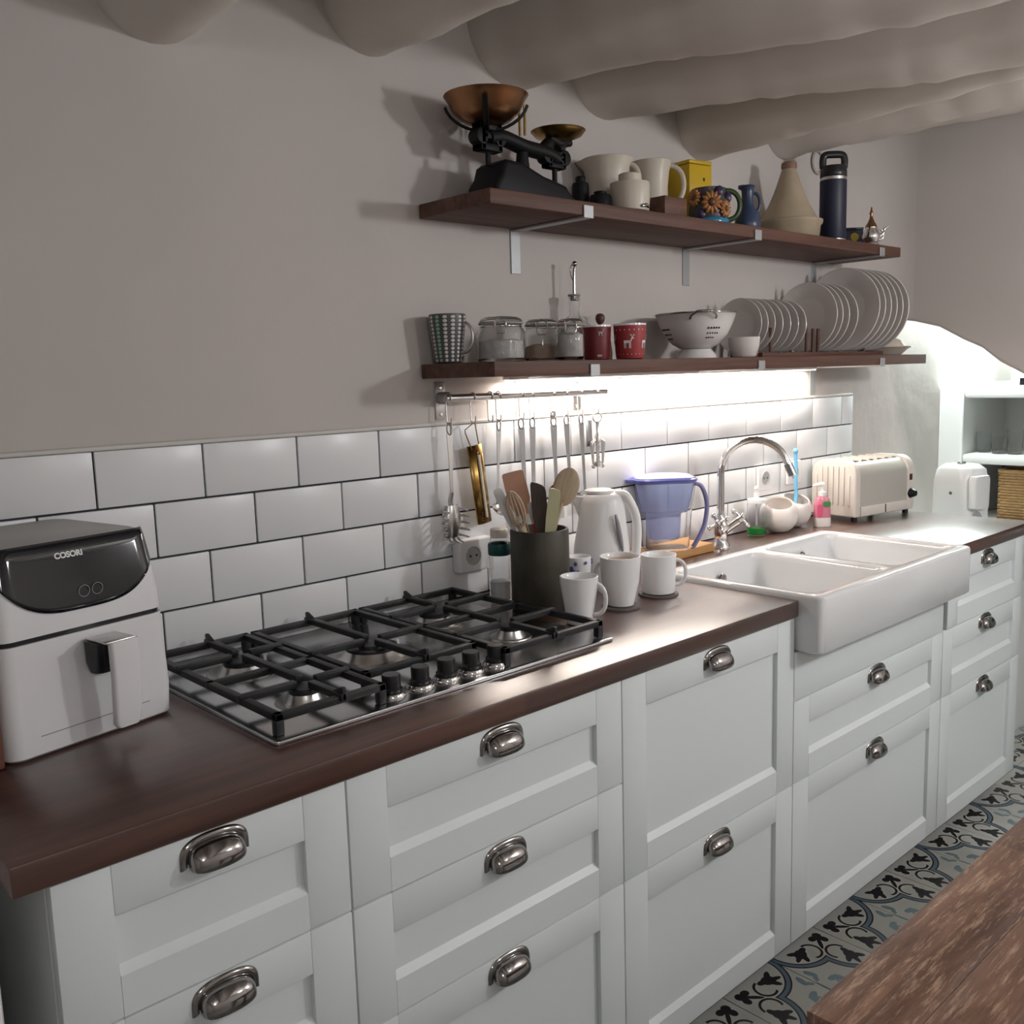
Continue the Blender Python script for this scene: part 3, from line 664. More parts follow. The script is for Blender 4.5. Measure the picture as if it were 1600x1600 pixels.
# pasta server (hook beside the mount plate)
xs = [hx(701), hx(739), hx(766), hx(779), hx(815), hx(831), hx(864), hx(884), hx(907), hx(932)]
names_ = ['holding the pasta server', 'holding the brass thermometer', 'hanging empty', 'holding the thin ladle', 'holding the dark wide handled turner', 'holding the slotted spoon', 'holding the round topped masher', 'holding the serving spoon', 'holding the narrow skimmer', 'holding the corkscrew']
for x, nm in zip(xs, names_): s_hook(x, 'thin steel hook on the rail ' + nm)
def server_head(L):
    g_ = G()
    def f(u, v):
        a = -PI*0.5+PI*u; r = 0.026; z = -L-0.02-0.075*v; w = r*(0.55+0.45*math.sin(PI*min(v*0.75+0.12, 1)))
        return (w*math.sin(a), -w*0.75*math.cos(a)+0.008, z)
    g_.sheet(f, 14, 10)
    for s_ in (-1, 1):
        for k in range(5):
            z = -L-0.030-0.0155*k; w = 0.026*(0.62+0.38*math.sin(PI*min(k/5*0.75+0.2, 1)))
            g_.tube([(s_*w*0.98, 0.006, z), (s_*(w+0.006), -0.004, z-0.002), (s_*(w+0.006), -0.022, z-0.003)], [0.0035, 0.003, 0.002], 8)
    for k in (-1, 0, 1): g_.tube([(k*0.012, 0.003, -L-0.092), (k*0.014, -0.003, -L-0.102), (k*0.014, -0.018, -L-0.106)], [0.0035, 0.003, 0.002], 8)
    g_.tube([(0, 0, -L+0.01), (0, 0.006, -L-0.01), (0, 0.004, -L-0.03)], [0.005, 0.006, 0.006], 8)
    return g_
utensil('pasta_server', 'steel pasta server with toothed bowl hanging left on the rail', xs[0], [('handle', eye_handle(0.165), M_STEEL), ('toothed_bowl', server_head(0.165), M_STEEL)], 0.0)
# brass thermometer plate on a wire hanger
t = thing('brass_thermometer', 'brass plated kitchen thermometer hanging tilted on a wire loop', 'thermometer', (xs[1], RY-0.002, HB)); t.rotation_euler = (0, math.radians(-7.5), 0)
wire = G().tube([(-0.002, 0, -0.001), (-0.030, 0, -0.012), (-0.030, 0, -0.02), (-0.017, 0, -0.062)], 0.0014, 8); wire.tube([(-0.002, 0, -0.001), (0.003, 0, -0.005), (0.004, 0, -0.03), (0.006, 0, -0.058)], 0.0014, 8)
wire.build('wire_hanger', M_COPPER, t, smooth=60)
G().sheet(lambda u, v: (0.0235*math.sin(-1.25+2.5*u)-0.004, 0.010-0.012*math.cos(-1.25+2.5*u), -0.052-0.188*v), 16, 2).build('back_plate', M_BRASS, t, smooth=60, solid=0.0015)
G().tube([(-0.004, -0.006, -0.075), (-0.004, -0.006, -0.225)], 0.0035, 10).build('glass_tube', mat('tube_glass', (0.85, 0.8, 0.65), 0.1, coat=0.4), t, smooth=50)
for dz in (-0.072, -0.208): G().lathe([(0, 0.003), (0.0045, 0.002), (0.005, 0)], 12, mt=Matrix.Translation((-0.004, -0.0035, dz)) @ Matrix.Rotation(PI/2, 4, 'X')).build('rivet', mat('dark_brass', (0.2, 0.11, 0.04), 0.35, 1), t)
gr = G()
for k in range(16): gr.box(-0.017+0.004*(k % 4)*1.5, -0.0135+0.006*(k % 4), -0.0042, -0.0028, -0.214-0.006*(k//4), -0.2115-0.006*(k//4))
gr.build('scale_marks', mat('dark_brass', (0.2, 0.11, 0.04)), t, smooth=0)
def ladle_head(L, r=0.03):
    g_ = G()
    g_.lathe([(0.001, -r*0.62), (r*0.5, -r*0.55), (r*0.85, -r*0.25), (r, 0.0)], 24, mt=Matrix.Translation((0, -0.018, -L-0.012)) @ Matrix.Rotation(0.35, 4, 'X'))
    g_.tube([(0, 0, -L+0.01), (0, 0.002, -L-0.005)], 0.003, 8)
    return g_
def flat_head(L, w, h, slots=0):
    g_ = G(); g_.prism([(-w*0.35, -L+0.004), (w*0.35, -L+0.004), (w*0.5, -L-h*0.3), (w*0.5, -L-h), (-w*0.5, -L-h), (-w*0.5, -L-h*0.3)], -0.001, 0.001, 'y')
    return g_
utensil('ladle', 'slim steel ladle hanging behind the white spatula', xs[3], [('handle', eye_handle(0.195, 0.0075, 0.0035), M_STEEL), ('bowl', ladle_head(0.195, 0.026), M_STEEL)], 0.06)
utensil('turner', 'steel turner with dark wide handle hanging behind the pink spatula', xs[4]-0.004, [('handle', eye_handle(0.20, 0.0105, 0.0065), M_DSTEEL), ('blade', flat_head(0.20, 0.05, 0.07), M_STEEL)], -0.05)
utensil('slotted_spoon', 'steel slotted spoon with broad handle hanging mid rail', xs[5], [('handle', eye_handle(0.20, 0.0105, 0.0065), M_DSTEEL), ('bowl', ladle_head(0.20, 0.03), M_STEEL)], 0.0)
utensil('masher', 'steel tool with rounded handle top hanging mid rail', xs[6], [('handle', eye_handle(0.20, 0.0115, 0.006), M_DSTEEL), ('top_cap', G().ball((0, 0, 0.004), 0.0105, 12, (1, 0.3, 1.1)), M_STEEL), ('head', flat_head(0.20, 0.045, 0.06), M_STEEL)], -0.035)
utensil('serving_spoon', 'steel serving spoon hanging right of the round topped tool', xs[7], [('handle', eye_handle(0.20, 0.010, 0.0055), M_DSTEEL), ('bowl', ladle_head(0.20, 0.028), M_STEEL)], -0.06)
utensil('skimmer', 'narrow steel skimmer hanging left of the corkscrew', xs[8], [('handle', eye_handle(0.20, 0.009, 0.005), M_DSTEEL), ('disc', flat_head(0.20, 0.05, 0.05), M_STEEL)], -0.06)
# winged corkscrew
t = thing('corkscrew', 'winged steel corkscrew hanging at the right end of the rail', 'corkscrew', (xs[9]-0.002, RY-0.004, HB))
G().tube([(0.017*math.cos(2*PI*k/20), 0, -0.010+0.012*math.sin(2*PI*k/20)) for k in range(20)], 0.0022, 8, closed=True).build('opener_ring', M_STEEL, t, smooth=60)
G().lathe([(0, -0.021), (0.0055, -0.022), (0.0045, -0.05), (0.007, -0.055), (0.009, -0.062), (0.009, -0.075), (0.0, -0.076)], 16).build('shaft', M_STEEL, t, smooth=45)
fr_ = G()
for k in range(4): fr_.box((-1 if k % 2 else 1)*0.0105-0.0022, (-1 if k % 2 else 1)*0.0105+0.0022, (-1 if k < 2 else 1)*0.007-0.0015, (-1 if k < 2 else 1)*0.007+0.0015, -0.128, -0.072)
fr_.lathe([(0.010, 0), (0.014, 0), (0.015, -0.012), (0.010, -0.012), (0.010, 0)], 20, 0, 0, -0.126); fr_.build('frame', M_STEEL, t, smooth=45)
G().tube([(0.005*math.cos(k*0.9), 0.005*math.sin(k*0.9), -0.076-0.0019*k) for k in range(26)], 0.0014, 6).build('worm', M_CHROME, t, smooth=60)
for s_ in (-1, 1):
    a = G().tube([(s_*0.010, 0, -0.068), (s_*0.024, 0, -0.075), (s_*0.023, 0, -0.10), (s_*0.018, 0, -0.135)], [0.005, 0.0055, 0.003, 0.0028], 8); a.ball((s_*0.018, 0, -0.137), 0.006, 10)
    a.build('wing', M_STEEL, t, smooth=60)
sc_ = G().box(-0.034, -0.012, 0.004, 0.007, -0.085, -0.016); tag(sc_.build('bottle_opener', M_DSTEEL, None, bevel=0.003), 'small dark steel tag hanging behind the corkscrew', 'opener').location = (xs[9]-0.002, RY-0.001, HB)
# wall sockets
def socket(label, x0, x1, z0, z1, d, holes):
    t = thing('wall_socket', label, 'socket', ((x0+x1)/2, -0.0135, (z0+z1)/2)); w = (x1-x0)/2; h = (z1-z0)/2
    G().box(-w, w, -d, 0, -h, h).build('plate', M_PLASTIC, t, bevel=0.004, seg=3)
    for hx_ in holes:
        f = G().lathe([(0.0225, 0.0), (0.0225, 0.002), (0.0195, 0.002), (0.0185, 0.0004), (0, 0.0004)], 28, mt=Matrix.Translation((hx_, -d, 0)) @ Matrix.Rotation(PI/2, 4, 'X')).build('outlet', mat('outlet_grey', (0.45, 0.45, 0.45), 0.5), t, smooth=40)
        for s_ in (-1, 1): G().lathe([(0.0028, 0.0), (0.0028, 0.001), (0, 0.001)], 10, mt=Matrix.Translation((hx_+s_*0.0095, -d-0.0003, 0)) @ Matrix.Rotation(PI/2, 4, 'X')).build('pin_hole', M_DARK, f)
    return t
socket('white wall socket box on the tiles left of the utensil pot', 0.700, 0.805, 0.985, 1.062, 0.030, (-0.012,))
socket('white flat wall socket above the round white pots', 1.975, 2.055, 1.045, 1.125, 0.010, (0.0,))
socket('white flat wall socket behind the blue brush', 2.150, 2.235, 1.048, 1.128, 0.010, (0.0,))

# ================================================================== THINGS ON THE WORKTOP
def mug_prof(h, rt, rb, th=0.0035, mid=0.55):
    return [(0, 0.001), (rb*0.8, 0.0), (rb*0.97, 0.002), (rb+(rt-rb)*0.12, h*0.12), (rb+(rt-rb)*mid, h*0.5), (rt-0.0005, h*0.85), (rt, h-0.001), (rt-th/2, h), (rt-th, h-0.0015), (rt-th-0.0005, h*0.85), (rb+(rt-rb)*mid-th, h*0.5), (rb-th*0.7, h*0.14), (rb*0.7, 0.007), (0, 0.006)]
def handle_loop(r0, z0, z1, out, n=12):
    """ear handle in the local XZ plane leaving the body at radius r0"""
    zm = (z0+z1)/2; hz = (z1-z0)/2
    return [(r0-0.003+out*math.sin(PI*k/n)**0.75, 0, zm+hz*math.cos(PI*k/n)) for k in range(n+1)]
def mug(label, p, h, rt, rb, ha, fill=None, m=M_MUG, name='mug', hz=(0.2, 0.85), out=0.026, hr=0.0037, mid=0.55):
    t = thing(name, label, 'mug', p, ha)
    G().lathe(mug_prof(h, rt, rb, mid=mid), 40).build('cup', m, t, smooth=50)
    G().tube(handle_loop(rb+(rt-rb)*0.55, h*hz[0], h*hz[1], out), hr, 10, flat=1.25).build('handle', m, t, smooth=60)
    if fill: G().lathe([(0, h*fill[0]), (rt*0.955-0.005, h*fill[0])], 32).build('drink', fill[1], t, smooth=60)
    return t
M_COFFEE = mat('milky_coffee', (0.30, 0.17, 0.10), 0.15)
M_COAST = mat('slate_coaster', (0.12, 0.105, 0.10), 0.6)
def coaster(label, x, y, r):
    o = G().lathe([(0, 0.0004), (r, 0.0004), (r, 0.004), (r-0.001, 0.005), (0, 0.005)], 36).build('coaster', M_COAST, smooth=40); o.location = (x, y, ZC)
    return tag(o, label, 'coaster', 'coasters under the mugs')
cdir2 = math.atan2(RT.y, RT.x)         # direction that reads as "right" from the photo's viewpoint
mp1 = stand(906, 979, ZC, 0.026); mug('plain white tapered mug standing nearest the hob', (mp1.x, mp1.y, ZC+0.0005), 0.102, 0.0405, 0.027, cdir2-0.35)
mp2 = stand(970, 954, ZC, 0.031); coaster('dark round coaster under the coffee filled mug', mp2.x, mp2.y, 0.043)
mug('white mug filled with milky coffee, middle of the three', (mp2.x, mp2.y, ZC+0.0055), 0.112, 0.0455, 0.030, cdir2+2.6, (0.9, M_COFFEE), mid=0.78)
mp3 = stand(1029, 934, ZC, 0.034); coaster('dark round coaster under the straight sided mug', mp3.x, mp3.y, 0.047)
mug('straight sided white mug beside the sink rim', (mp3.x, mp3.y, ZC+0.0055), 0.092, 0.042, 0.0385, cdir2-0.15, None, m=M_MUG)
# utensil crock with its tools
cr = stand(846, 962, ZC, 0.066); CH = 0.182; CR = 0.0655
M_CROCK = mat('stone_crock', (0.058, 0.051, 0.036), 0.5, var=(0.022, 0.02, 0.017), vscale=9, bump=0.05, bscale=40)
t = thing('utensil_pot', 'dark olive stoneware pot full of cooking tools beside the hob', 'pot', (cr.x, cr.y, ZC+0.0005))
G().lathe([(0, 0), (CR-0.003, 0), (CR, 0.004), (CR, CH-0.004), (CR-0.002, CH), (CR-0.006, CH), (CR-0.007, CH-0.003), (CR-0.007, 0.008), (0, 0.008)], 48).build('jar', M_CROCK, t, smooth=40)
view = Vector((RT.y, -RT.x, 0)).normalized()    # horizontal, towards the viewer
view = Vector((-math.sin(YAW), -math.cos(YAW), 0))
def tool(name, label, u, v, dy, parts, cat='utensil', base=None, roll=0.0):
    """tool standing in the pot: tip seen at pixel (u, v), parts built along +Z with unit length L"""
    c = Vector((cr.x, cr.y, 0)); off = view*dy
    tip = None
    d = ray(u, v); pt = c+off; n = view; k = (pt-CAM).dot(n)/d.dot(n); tip = CAM + d*k
    b0 = Vector((cr.x, cr.y, ZC+0.0105)) + off*0.6 + (base or Vector((0, 0, 0)))
    L = (tip-b0).length
    t = thing(name, label, cat, b0); fm = frame_between(b0, tip, view); fm = fm @ Matrix.Rotation(roll, 4, 'Z'); t.matrix_world = fm
    for nm, fn, m in parts: fn(L).build(nm, m, t, smooth=50)
    return t
rt_ = Vector((RT.x, RT.y, 0)).normalized()
def blade(w0, w1, h, th=0.004, skew=0.0, rnd=0.4):
    def f(L):
        pts = []; z0 = L-h
        pts += [(-w0/2, z0), (-w1/2, z0+h*0.35)]
        n = 8
        for k in range(n+1):
            a = PI-PI*k/n; x = w1/2*math.copysign(abs(math.cos(a))**rnd, math.cos(a)); z = L-h*0.25+h*0.25*abs(math.sin(a))**rnd + skew*x
            pts.append((x, z))
        pts += [(w1/2, z0+h*0.35), (w0/2, z0)]
        g_ = G(); g_.prism(pts[::-1], -th/2, th/2, 'y'); return g_
    return f
def stick(r, cut): return lambda L: G().tube([(0, 0, 0), (0, 0, L*0.5), (0, 0, L-cut)], [r*1.1, r, r*0.9], 10)
def oval(w, h, th=0.010):
    def f(L):
        g_ = G(); g_.ball((0, 0, L-h/2), 1.0, 24, (w/2, th/2, h/2)); return g_
    return f
M_PINK = mat('terracotta_silicone', (0.50, 0.27, 0.18), 0.5); M_WSIL = mat('white_silicone', (0.72, 0.72, 0.71), 0.4)
M_DWOOD = mat('dark_wood_spatula', (0.075, 0.055, 0.045), 0.6, var=(0.05, 0.037, 0.03), vscale=40, stretch=(8, 8, 1)); M_LIME = mat('pale_green_silicone', (0.55, 0.54, 0.33), 0.45)
tool('spatula', 'terracotta coloured flat spatula standing in the utensil pot', 800, 737, -0.03, [('blade', blade(0.03, 0.050, 0.10, rnd=0.25), M_PINK), ('handle', stick(0.005, 0.095), M_SPOON)], base=rt_*0.01)
tool('spatula', 'slim white spatula leaning left in the utensil pot', 776, 764, 0.004, [('blade', blade(0.016, 0.022, 0.10, 0.006), M_WSIL), ('handle', stick(0.005, 0.095), M_WSIL)], base=rt_*0.02)
def whisk_f(L):
    g_ = G(); h = 0.085
    for k in range(7):
        a = PI*k/7
        g_.tube([(0.019*math.sin(PI*q/14)*math.cos(a)*(1 if q <= 14 else -1), 0.019*math.sin(PI*q/14)*math.sin(a)*(1 if q <= 14 else -1), L-h*0.5-h*0.5*math.cos(PI*q/14)) for q in range(0, 15)], 0.0014, 6)
        g_.tube([(-0.019*math.sin(PI*q/14)*math.cos(a), -0.019*math.sin(PI*q/14)*math.sin(a), L-h*0.5-h*0.5*math.cos(PI*q/14)) for q in range(0, 15)], 0.0014, 6)
    return g_
tool('bamboo_whisk', 'pale bamboo whisk leaning left in the utensil pot', 797, 768, 0.04, [('wires', whisk_f, M_SPOON), ('handle', stick(0.010, 0.075), M_SPOON)], base=rt_*0.012, cat='whisk')
tool('spatula', 'dark wooden spatula with slanted tip in the utensil pot', 840, 755, 0.030, [('blade', blade(0.02, 0.034, 0.115, 0.006, skew=-0.45, rnd=0.45), M_DWOOD), ('handle', stick(0.006, 0.11), M_DWOOD)], base=rt_*0.014)
tool('spatula', 'pale yellow green spatula in front of the wooden spoon', 868, 764, 0.042, [('blade', blade(0.022, 0.026, 0.10, 0.006, skew=-0.2), M_LIME), ('handle', stick(0.006, 0.095), M_LIME)], base=rt_*(-0.002))
tool('wooden_spoon', 'large wooden spoon with oval bowl leaning right in the pot', 893, 731, 0.0, [('bowl', oval(0.058, 0.088), M_SPOON), ('handle', stick(0.006, 0.08), M_SPOON)], cat='spoon', base=rt_*(-0.02))
tool('ladle', 'dark handled ladle tip showing behind the wooden spoon', 867, 757, -0.035, [('bowl', oval(0.022, 0.03), M_COPPER), ('handle', stick(0.005, 0.028), M_BLACK)], base=rt_*(-0.01))
tool('peeler', 'small steel peeler with red handle low in the pot', 828, 785, -0.012, [('blade', blade(0.012, 0.016, 0.05), M_STEEL), ('handle', stick(0.008, 0.048), mat('red_plastic', (0.5, 0.04, 0.03), 0.4))], base=rt_*0.03)
# jar of salt with green band
jp = stand(784, 944, ZC, 0.026); jx = Vector((jp.x, jp.y))
t = thing('salt_jar', 'clear jar of white salt with dark green band left of the pot', 'jar', (0.768, -0.105, ZC+0.0005)); t.scale = (0.98, 0.98, 1.32)
G().lathe([(0, 0.001), (0.024, 0), (0.026, 0.004), (0.026, 0.085), (0.022, 0.10), (0.022, 0.112), (0.0205, 0.112), (0.0205, 0.099), (0.0245, 0.084), (0.0245, 0.005), (0, 0.004)], 32).build('glass', M_GLASS, t, smooth=45)
G().lathe([(0, 0.0045), (0.0242, 0.0055), (0.0242, 0.035), (0.012, 0.038), (0, 0.036)], 24).build('salt', mat('salt', (0.85, 0.85, 0.85), 0.8), t, smooth=45)
G().lathe([(0.0262, 0.082), (0.0275, 0.084), (0.0275, 0.100), (0.0262, 0.103), (0.0223, 0.1015)], 28).build('band', mat('teal_band', (0.005, 0.075, 0.075), 0.4), t, smooth=45)
G().lathe([(0, 0.1305), (0.016, 0.13), (0.0215, 0.1275), (0.0215, 0.113), (0.0, 0.1125)], 28).build('lid', mat('lid_white', (0.7, 0.66, 0.6), 0.3), t, smooth=45)
# small patterned cup behind the pot
kp = on_y(904, 880, -0.215)
t = thing('patterned_beaker', 'small white beaker with blue print between pot and kettle', 'beaker', (kp.x, kp.y, ZC+0.0005))
G().lathe(mug_prof(0.095, 0.030, 0.026), 32).build('cup', M_MUG, t, smooth=50)
bp_ = G(); rr = random.Random(3)
for k in range(46):
    a = rr.uniform(0, 2*PI); z = rr.uniform(0.02, 0.088); r = 0.0262+0.0042*z/0.095+0.0004; s_ = rr.uniform(0.003, 0.006)
    bp_.ball((r*math.cos(a), r*math.sin(a), z), 1, 8, (0.0012+s_*abs(math.sin(a)), 0.0012+s_*abs(math.cos(a)), s_))
o = bp_.build('print', mat('blue_print', (0.12, 0.14, 0.36), 0.4), t, smooth=60); o['kind'] = 'stuff'
# kettle
KY = -0.178; kx = on_y(940, 850, KY); KH = on_y(940, 768, KY).z - ZC
t = thing('kettle', 'white plastic electric kettle with water gauge behind the mugs', 'kettle', (kx.x, KY, ZC+0.0005), cdir2)
G().lathe([(0, 0), (0.076, 0), (0.078, 0.004), (0.076, 0.014), (0, 0.016)], 40).build('power_base', M_PLASTIC, t, smooth=45)
kr = []
for z, rx, ry, ox in ((0.0165, 0.070, 0.066, 0), (0.03, 0.073, 0.069, 0), (0.10, 0.068, 0.063, 0.0), (0.16, 0.059, 0.054, 0.002), (KH-0.025, 0.053, 0.048, 0.003), (KH-0.008, 0.046, 0.042, 0.003), (KH-0.002, 0.034, 0.031, 0.003)):
    kr.append([(ox+rx*math.cos(2*PI*k/40), ry*math.sin(2*PI*k/40), z) for k in range(40)])
kb = G().loft(kr).build('body', M_PLASTIC, t, smooth=60)
G().loft([[(-0.004+0.036*math.cos(2*PI*k/32), 0.032*math.sin(2*PI*k/32), z) for k in range(32)] if i < 2 else [(-0.004+0.028*math.cos(2*PI*k/32), 0.025*math.sin(2*PI*k/32), z) for k in range(32)] for i, z in enumerate((KH-0.0018, KH+0.004, KH+0.007))]).build('lid', M_PLASTIC, t, smooth=45)
G().tube(smooth_path([(0.035, -0.006, KH-0.008), (0.060, -0.01, KH-0.012), (0.083, -0.012, KH-0.06), (0.086, -0.012, KH-0.12), (0.078, -0.01, 0.05), (0.064, -0.008, 0.038)], 6), 0.011, 12).build('handle', M_PLASTIC, t, smooth=60)
G().loft([[(-0.036, -0.012, KH-0.012), (-0.036, 0.012, KH-0.012), (-0.074, 0.003, KH-0.008), (-0.074, -0.003, KH-0.008)], [(-0.046, -0.012, KH-0.07), (-0.046, 0.012, KH-0.07), (-0.056, 0.002, KH-0.06), (-0.056, -0.002, KH-0.06)]]).build('spout', M_PLASTIC, t, smooth=30, bevel=0.002)
G().tube([(0.030+0.016*i, -0.0545-0.0105*(0 if i == 0 else 0.35)+0.004*i, KH-0.05-0.09*i) for i in (0, 0.25, 0.5, 0.75, 1)], [0.003, 0.0055, 0.006, 0.0055, 0.003], 10).build('water_gauge', mat('gauge_grey', (0.3, 0.3, 0.32), 0.15), kb, smooth=60)
# pale oak block and water filter jug
ob = G().box(1.318, 1.575, -0.135, -0.022, ZC+0.0005, ZC+0.025).build('oak_board', M_OAK, bevel=0.003); tag(ob, 'pale oak board lying by the wall under the filter jug', 'board')
JZ = ZC+0.0258; JX, JY = 1.412, -0.082; s_ = 1
t = thing('filter_jug', 'clear water filter jug with blue funnel and blue lid', 'jug', (JX, JY, JZ), cdir2+0.05)
JT = on_y(1040, 745, -0.082).z-JZ
def rr3(w, d, r, z, ox=0): return [(x+ox, y, z) for x, y in rrect(w, d, r, 5)]
jug = G().loft([rr3(0.125, 0.088, 0.03, 0.0), rr3(0.132, 0.094, 0.034, 0.01), rr3(0.146, 0.098, 0.036, JT*0.5), rr3(0.172, 0.102, 0.04, JT-0.012), rr3(0.168, 0.098, 0.038, JT-0.0125), rr3(0.142, 0.094, 0.034, JT*0.5), rr3(0.128, 0.09, 0.032, 0.012), rr3(0.12, 0.084, 0.03, 0.005)]).build('jug_body', M_CLEAR, t, smooth=50)
M_BLUE = mat('blue_funnel', (0.60, 0.67, 0.96), 0.1, trans=0.6, ior=1.1, spec=0.4); M_BLID = mat('blue_lid', (0.10, 0.11, 0.36), 0.2)
G().loft([rr3(0.080, 0.058, 0.02, 0.030, -0.004), rr3(0.090, 0.064, 0.022, 0.036, -0.004), rr3(0.096, 0.068, 0.024, JT*0.48, -0.004), rr3(0.098, 0.07, 0.024, JT*0.51, -0.004), rr3(0.128, 0.086, 0.03, JT*0.55, 0), rr3(0.164, 0.094, 0.034, JT-0.015, 0)]).build('funnel', M_BLUE, t, smooth=40)
lid = G().loft([rr3(0.176, 0.104, 0.04, JT-0.0115), rr3(0.180, 0.106, 0.04, JT-0.004), rr3(0.172, 0.10, 0.04, JT-0.002), rr3(0.17, 0.098, 0.038, JT+0.0)]).build('lid', M_BLID, t, smooth=45)
G().prism([(-0.086, -0.016), (-0.086, 0.016), (-0.108, 0.008), (-0.108, -0.008)], JT-0.012, JT-0.003).build('spout', M_BLID, t, bevel=0.002)
G().loft([rr3(0.16, 0.09, 0.035, JT+0.0002), rr3(0.14, 0.08, 0.03, JT+0.006), rr3(0.08, 0.05, 0.02, JT+0.010)]).build('fill_flap', mat('flap_lilac', (0.55, 0.55, 0.70), 0.2), lid, smooth=45)
G().tube(smooth_path([(0.078, 0, JT-0.018), (0.105, 0, JT-0.03), (0.120, 0, JT-0.08), (0.112, 0, JT-0.14), (0.09, 0, JT-0.185), (0.080, 0, JT-0.2)], 6), 0.009, 12, flat=0.7).build('handle', mat('handle_violet', (0.22, 0.22, 0.42), 0.25), t, smooth=60)
# green washing-up liquid
gp = stand(1182, 838, ZC, 0.026)
t = thing('soap_bottle', 'clear pump bottle with a little bright green washing-up liquid', 'bottle', (gp.x, gp.y, ZC+0.0005))
G().lathe([(0, 0.0005), (0.029, 0), (0.030, 0.003), (0.030, 0.098), (0.029, 0.102), (0.0275, 0.102), (0.0285, 0.097), (0.0285, 0.004), (0, 0.003)], 32).build('glass', M_CLEAR, t, smooth=45)
G().lathe([(0, 0.0034), (0.0282, 0.0045), (0.0282, 0.024), (0, 0.024)], 32).build('green_liquid', mat('green_soap', (0.0, 0.26, 0.02), 0.1), t, smooth=45)
G().lathe([(0, 0.1022), (0.030, 0.1022), (0.0305, 0.105), (0.029, 0.114), (0.012, 0.117), (0.008, 0.119), (0.008, 0.132), (0, 0.132)], 28).build('lid', M_PLASTIC, t, smooth=45)
G().tube([(0, 0, 0.132), (0, 0, 0.146), (-0.008, -0.004, 0.151), (-0.032, -0.014, 0.148)], [0.005, 0.006, 0.006, 0.004], 10).build('pump', M_PLASTIC, t, smooth=60)
G().tube([(0, 0, 0.03), (0, 0, 0.10)], 0.003, 8).build('dip_tube', M_PLASTIC, t)
# two round pots with slanted mouths
M_POT = mat('pot_white', (0.78, 0.74, 0.71), 0.3)
def ball_pot(label, x, y, r, lean):
    """sphere with a cut mouth whose axis leans towards `lean`; flat foot"""
    t = thing('round_pot', label, 'pot', (x, y, ZC+0.0005))
    op = math.radians(46); n = 20
    prof = [(r*math.sin(PI-(PI-op)*k/n), -r*math.cos(PI-(PI-op)*k/n)*-1) for k in range(n+1)]
    prof = [(q, z) for q, z in prof] + [(prof[-1][0]-0.002, prof[-1][1]+0.0015)] + [((r-0.005)*math.sin(op+(PI-op)*k/n), (r-0.005)*math.cos(op+(PI-op)*k/n)) for k in range(n+1)]
    g_ = G().lathe(prof, 40)
    ax = Vector((0, 0, 1)).rotation_difference(Vector((lean[0], lean[1], 1)).normalized()).to_matrix().to_4x4()
    bmesh.ops.transform(g_.bm, matrix=Matrix.Translation((0, 0, r*0.93)) @ ax, verts=g_.bm.verts[:])
    for v in g_.bm.verts:
        if v.co.z < 0: v.co.z = 0 if (Vector((v.co.x, v.co.y, v.co.z-r*0.93)).length > r-0.002) else 0.003
    g_.build('bowl', M_POT, t, smooth=50); return t
b1 = (1.972, -0.10); b2_ = (2.094, -0.078)
ball_pot('round white ceramic pot with slanted mouth next to the green soap', *b1, 0.060, (-0.35, -0.25))
ball_pot('round white ceramic pot holding the blue brush by the toaster', *b2_, 0.060, (-0.15, -0.4))
t = thing('dish_brush', 'light blue dish brush standing in the round white pot', 'brush', (b2_[0]-0.005, b2_[1], ZC+0.0085))
M_CYAN = mat('light_blue_plastic', (0.17, 0.50, 0.78), 0.35)
tp = on_y(1243, 706, b2_[1])
G().tube(smooth_path([(0, 0, 0.02), (0.022, 0, 0.09), (0.020, 0, 0.13), (tp.x-b2_[0]+0.005+0.004, 0, 0.19), (tp.x-b2_[0]+0.005, 0, tp.z-ZC-0.0085)], 5), 0.0065, 10, flat=0.6).build('handle', M_CYAN, t, smooth=60)
G().ball((tp.x-b2_[0]+0.005, 0, tp.z-ZC-0.006), 0.009, 12).build('tip', M_CYAN, t)
G().lathe([(0, 0.0), (0.02, 0.001), (0.024, 0.016), (0.01, 0.022), (0, 0.022)], 20).build('bristles', M_PLASTIC, t, smooth=45)
# pink hand soap
pp = stand(1284, 824, ZC, 0.02)
t = thing('soap_bottle', 'hand soap pump bottle with pink contents and green label', 'bottle', (pp.x, pp.y, ZC+0.0005), cdir2)
G().loft([rr3(0.052, 0.034, 0.014, 0), rr3(0.056, 0.036, 0.016, 0.004), rr3(0.055, 0.036, 0.016, 0.03)]).build('foot', M_POT, t, smooth=45)
G().loft([rr3(0.054, 0.0355, 0.016, 0.0303), rr3(0.052, 0.034, 0.016, 0.07), rr3(0.048, 0.03, 0.014, 0.088), rr3(0.03, 0.024, 0.011, 0.10)]).build('pink_body', mat('pink_soap', (0.62, 0.20, 0.28), 0.2, coat=0.3), t, smooth=45)
G().prism(rrect(0.024, 0.018, 0.006, 4, 0.010, 0.075), -0.0192, -0.0176, 'y').build('green_label', mat('green_label', (0.05, 0.25, 0.06), 0.4), t, smooth=0)
G().prism(rrect(0.016, 0.04, 0.006, 4, -0.013, 0.055), -0.0194, -0.0180, 'y').build('pink_label', mat('deep_pink', (0.70, 0.10, 0.22), 0.4), t, smooth=0)
G().lathe([(0, 0.1003), (0.013, 0.1003), (0.013, 0.114), (0.006, 0.117), (0.005, 0.134), (0, 0.134)], 20).build('collar', M_PLASTIC, t, smooth=45)
G().tube([(0.004, 0, 0.138), (-0.006, 0, 0.139), (-0.030, 0, 0.134)], [0.008, 0.007, 0.0045], 10).build('pump', M_PLASTIC, t, smooth=60)
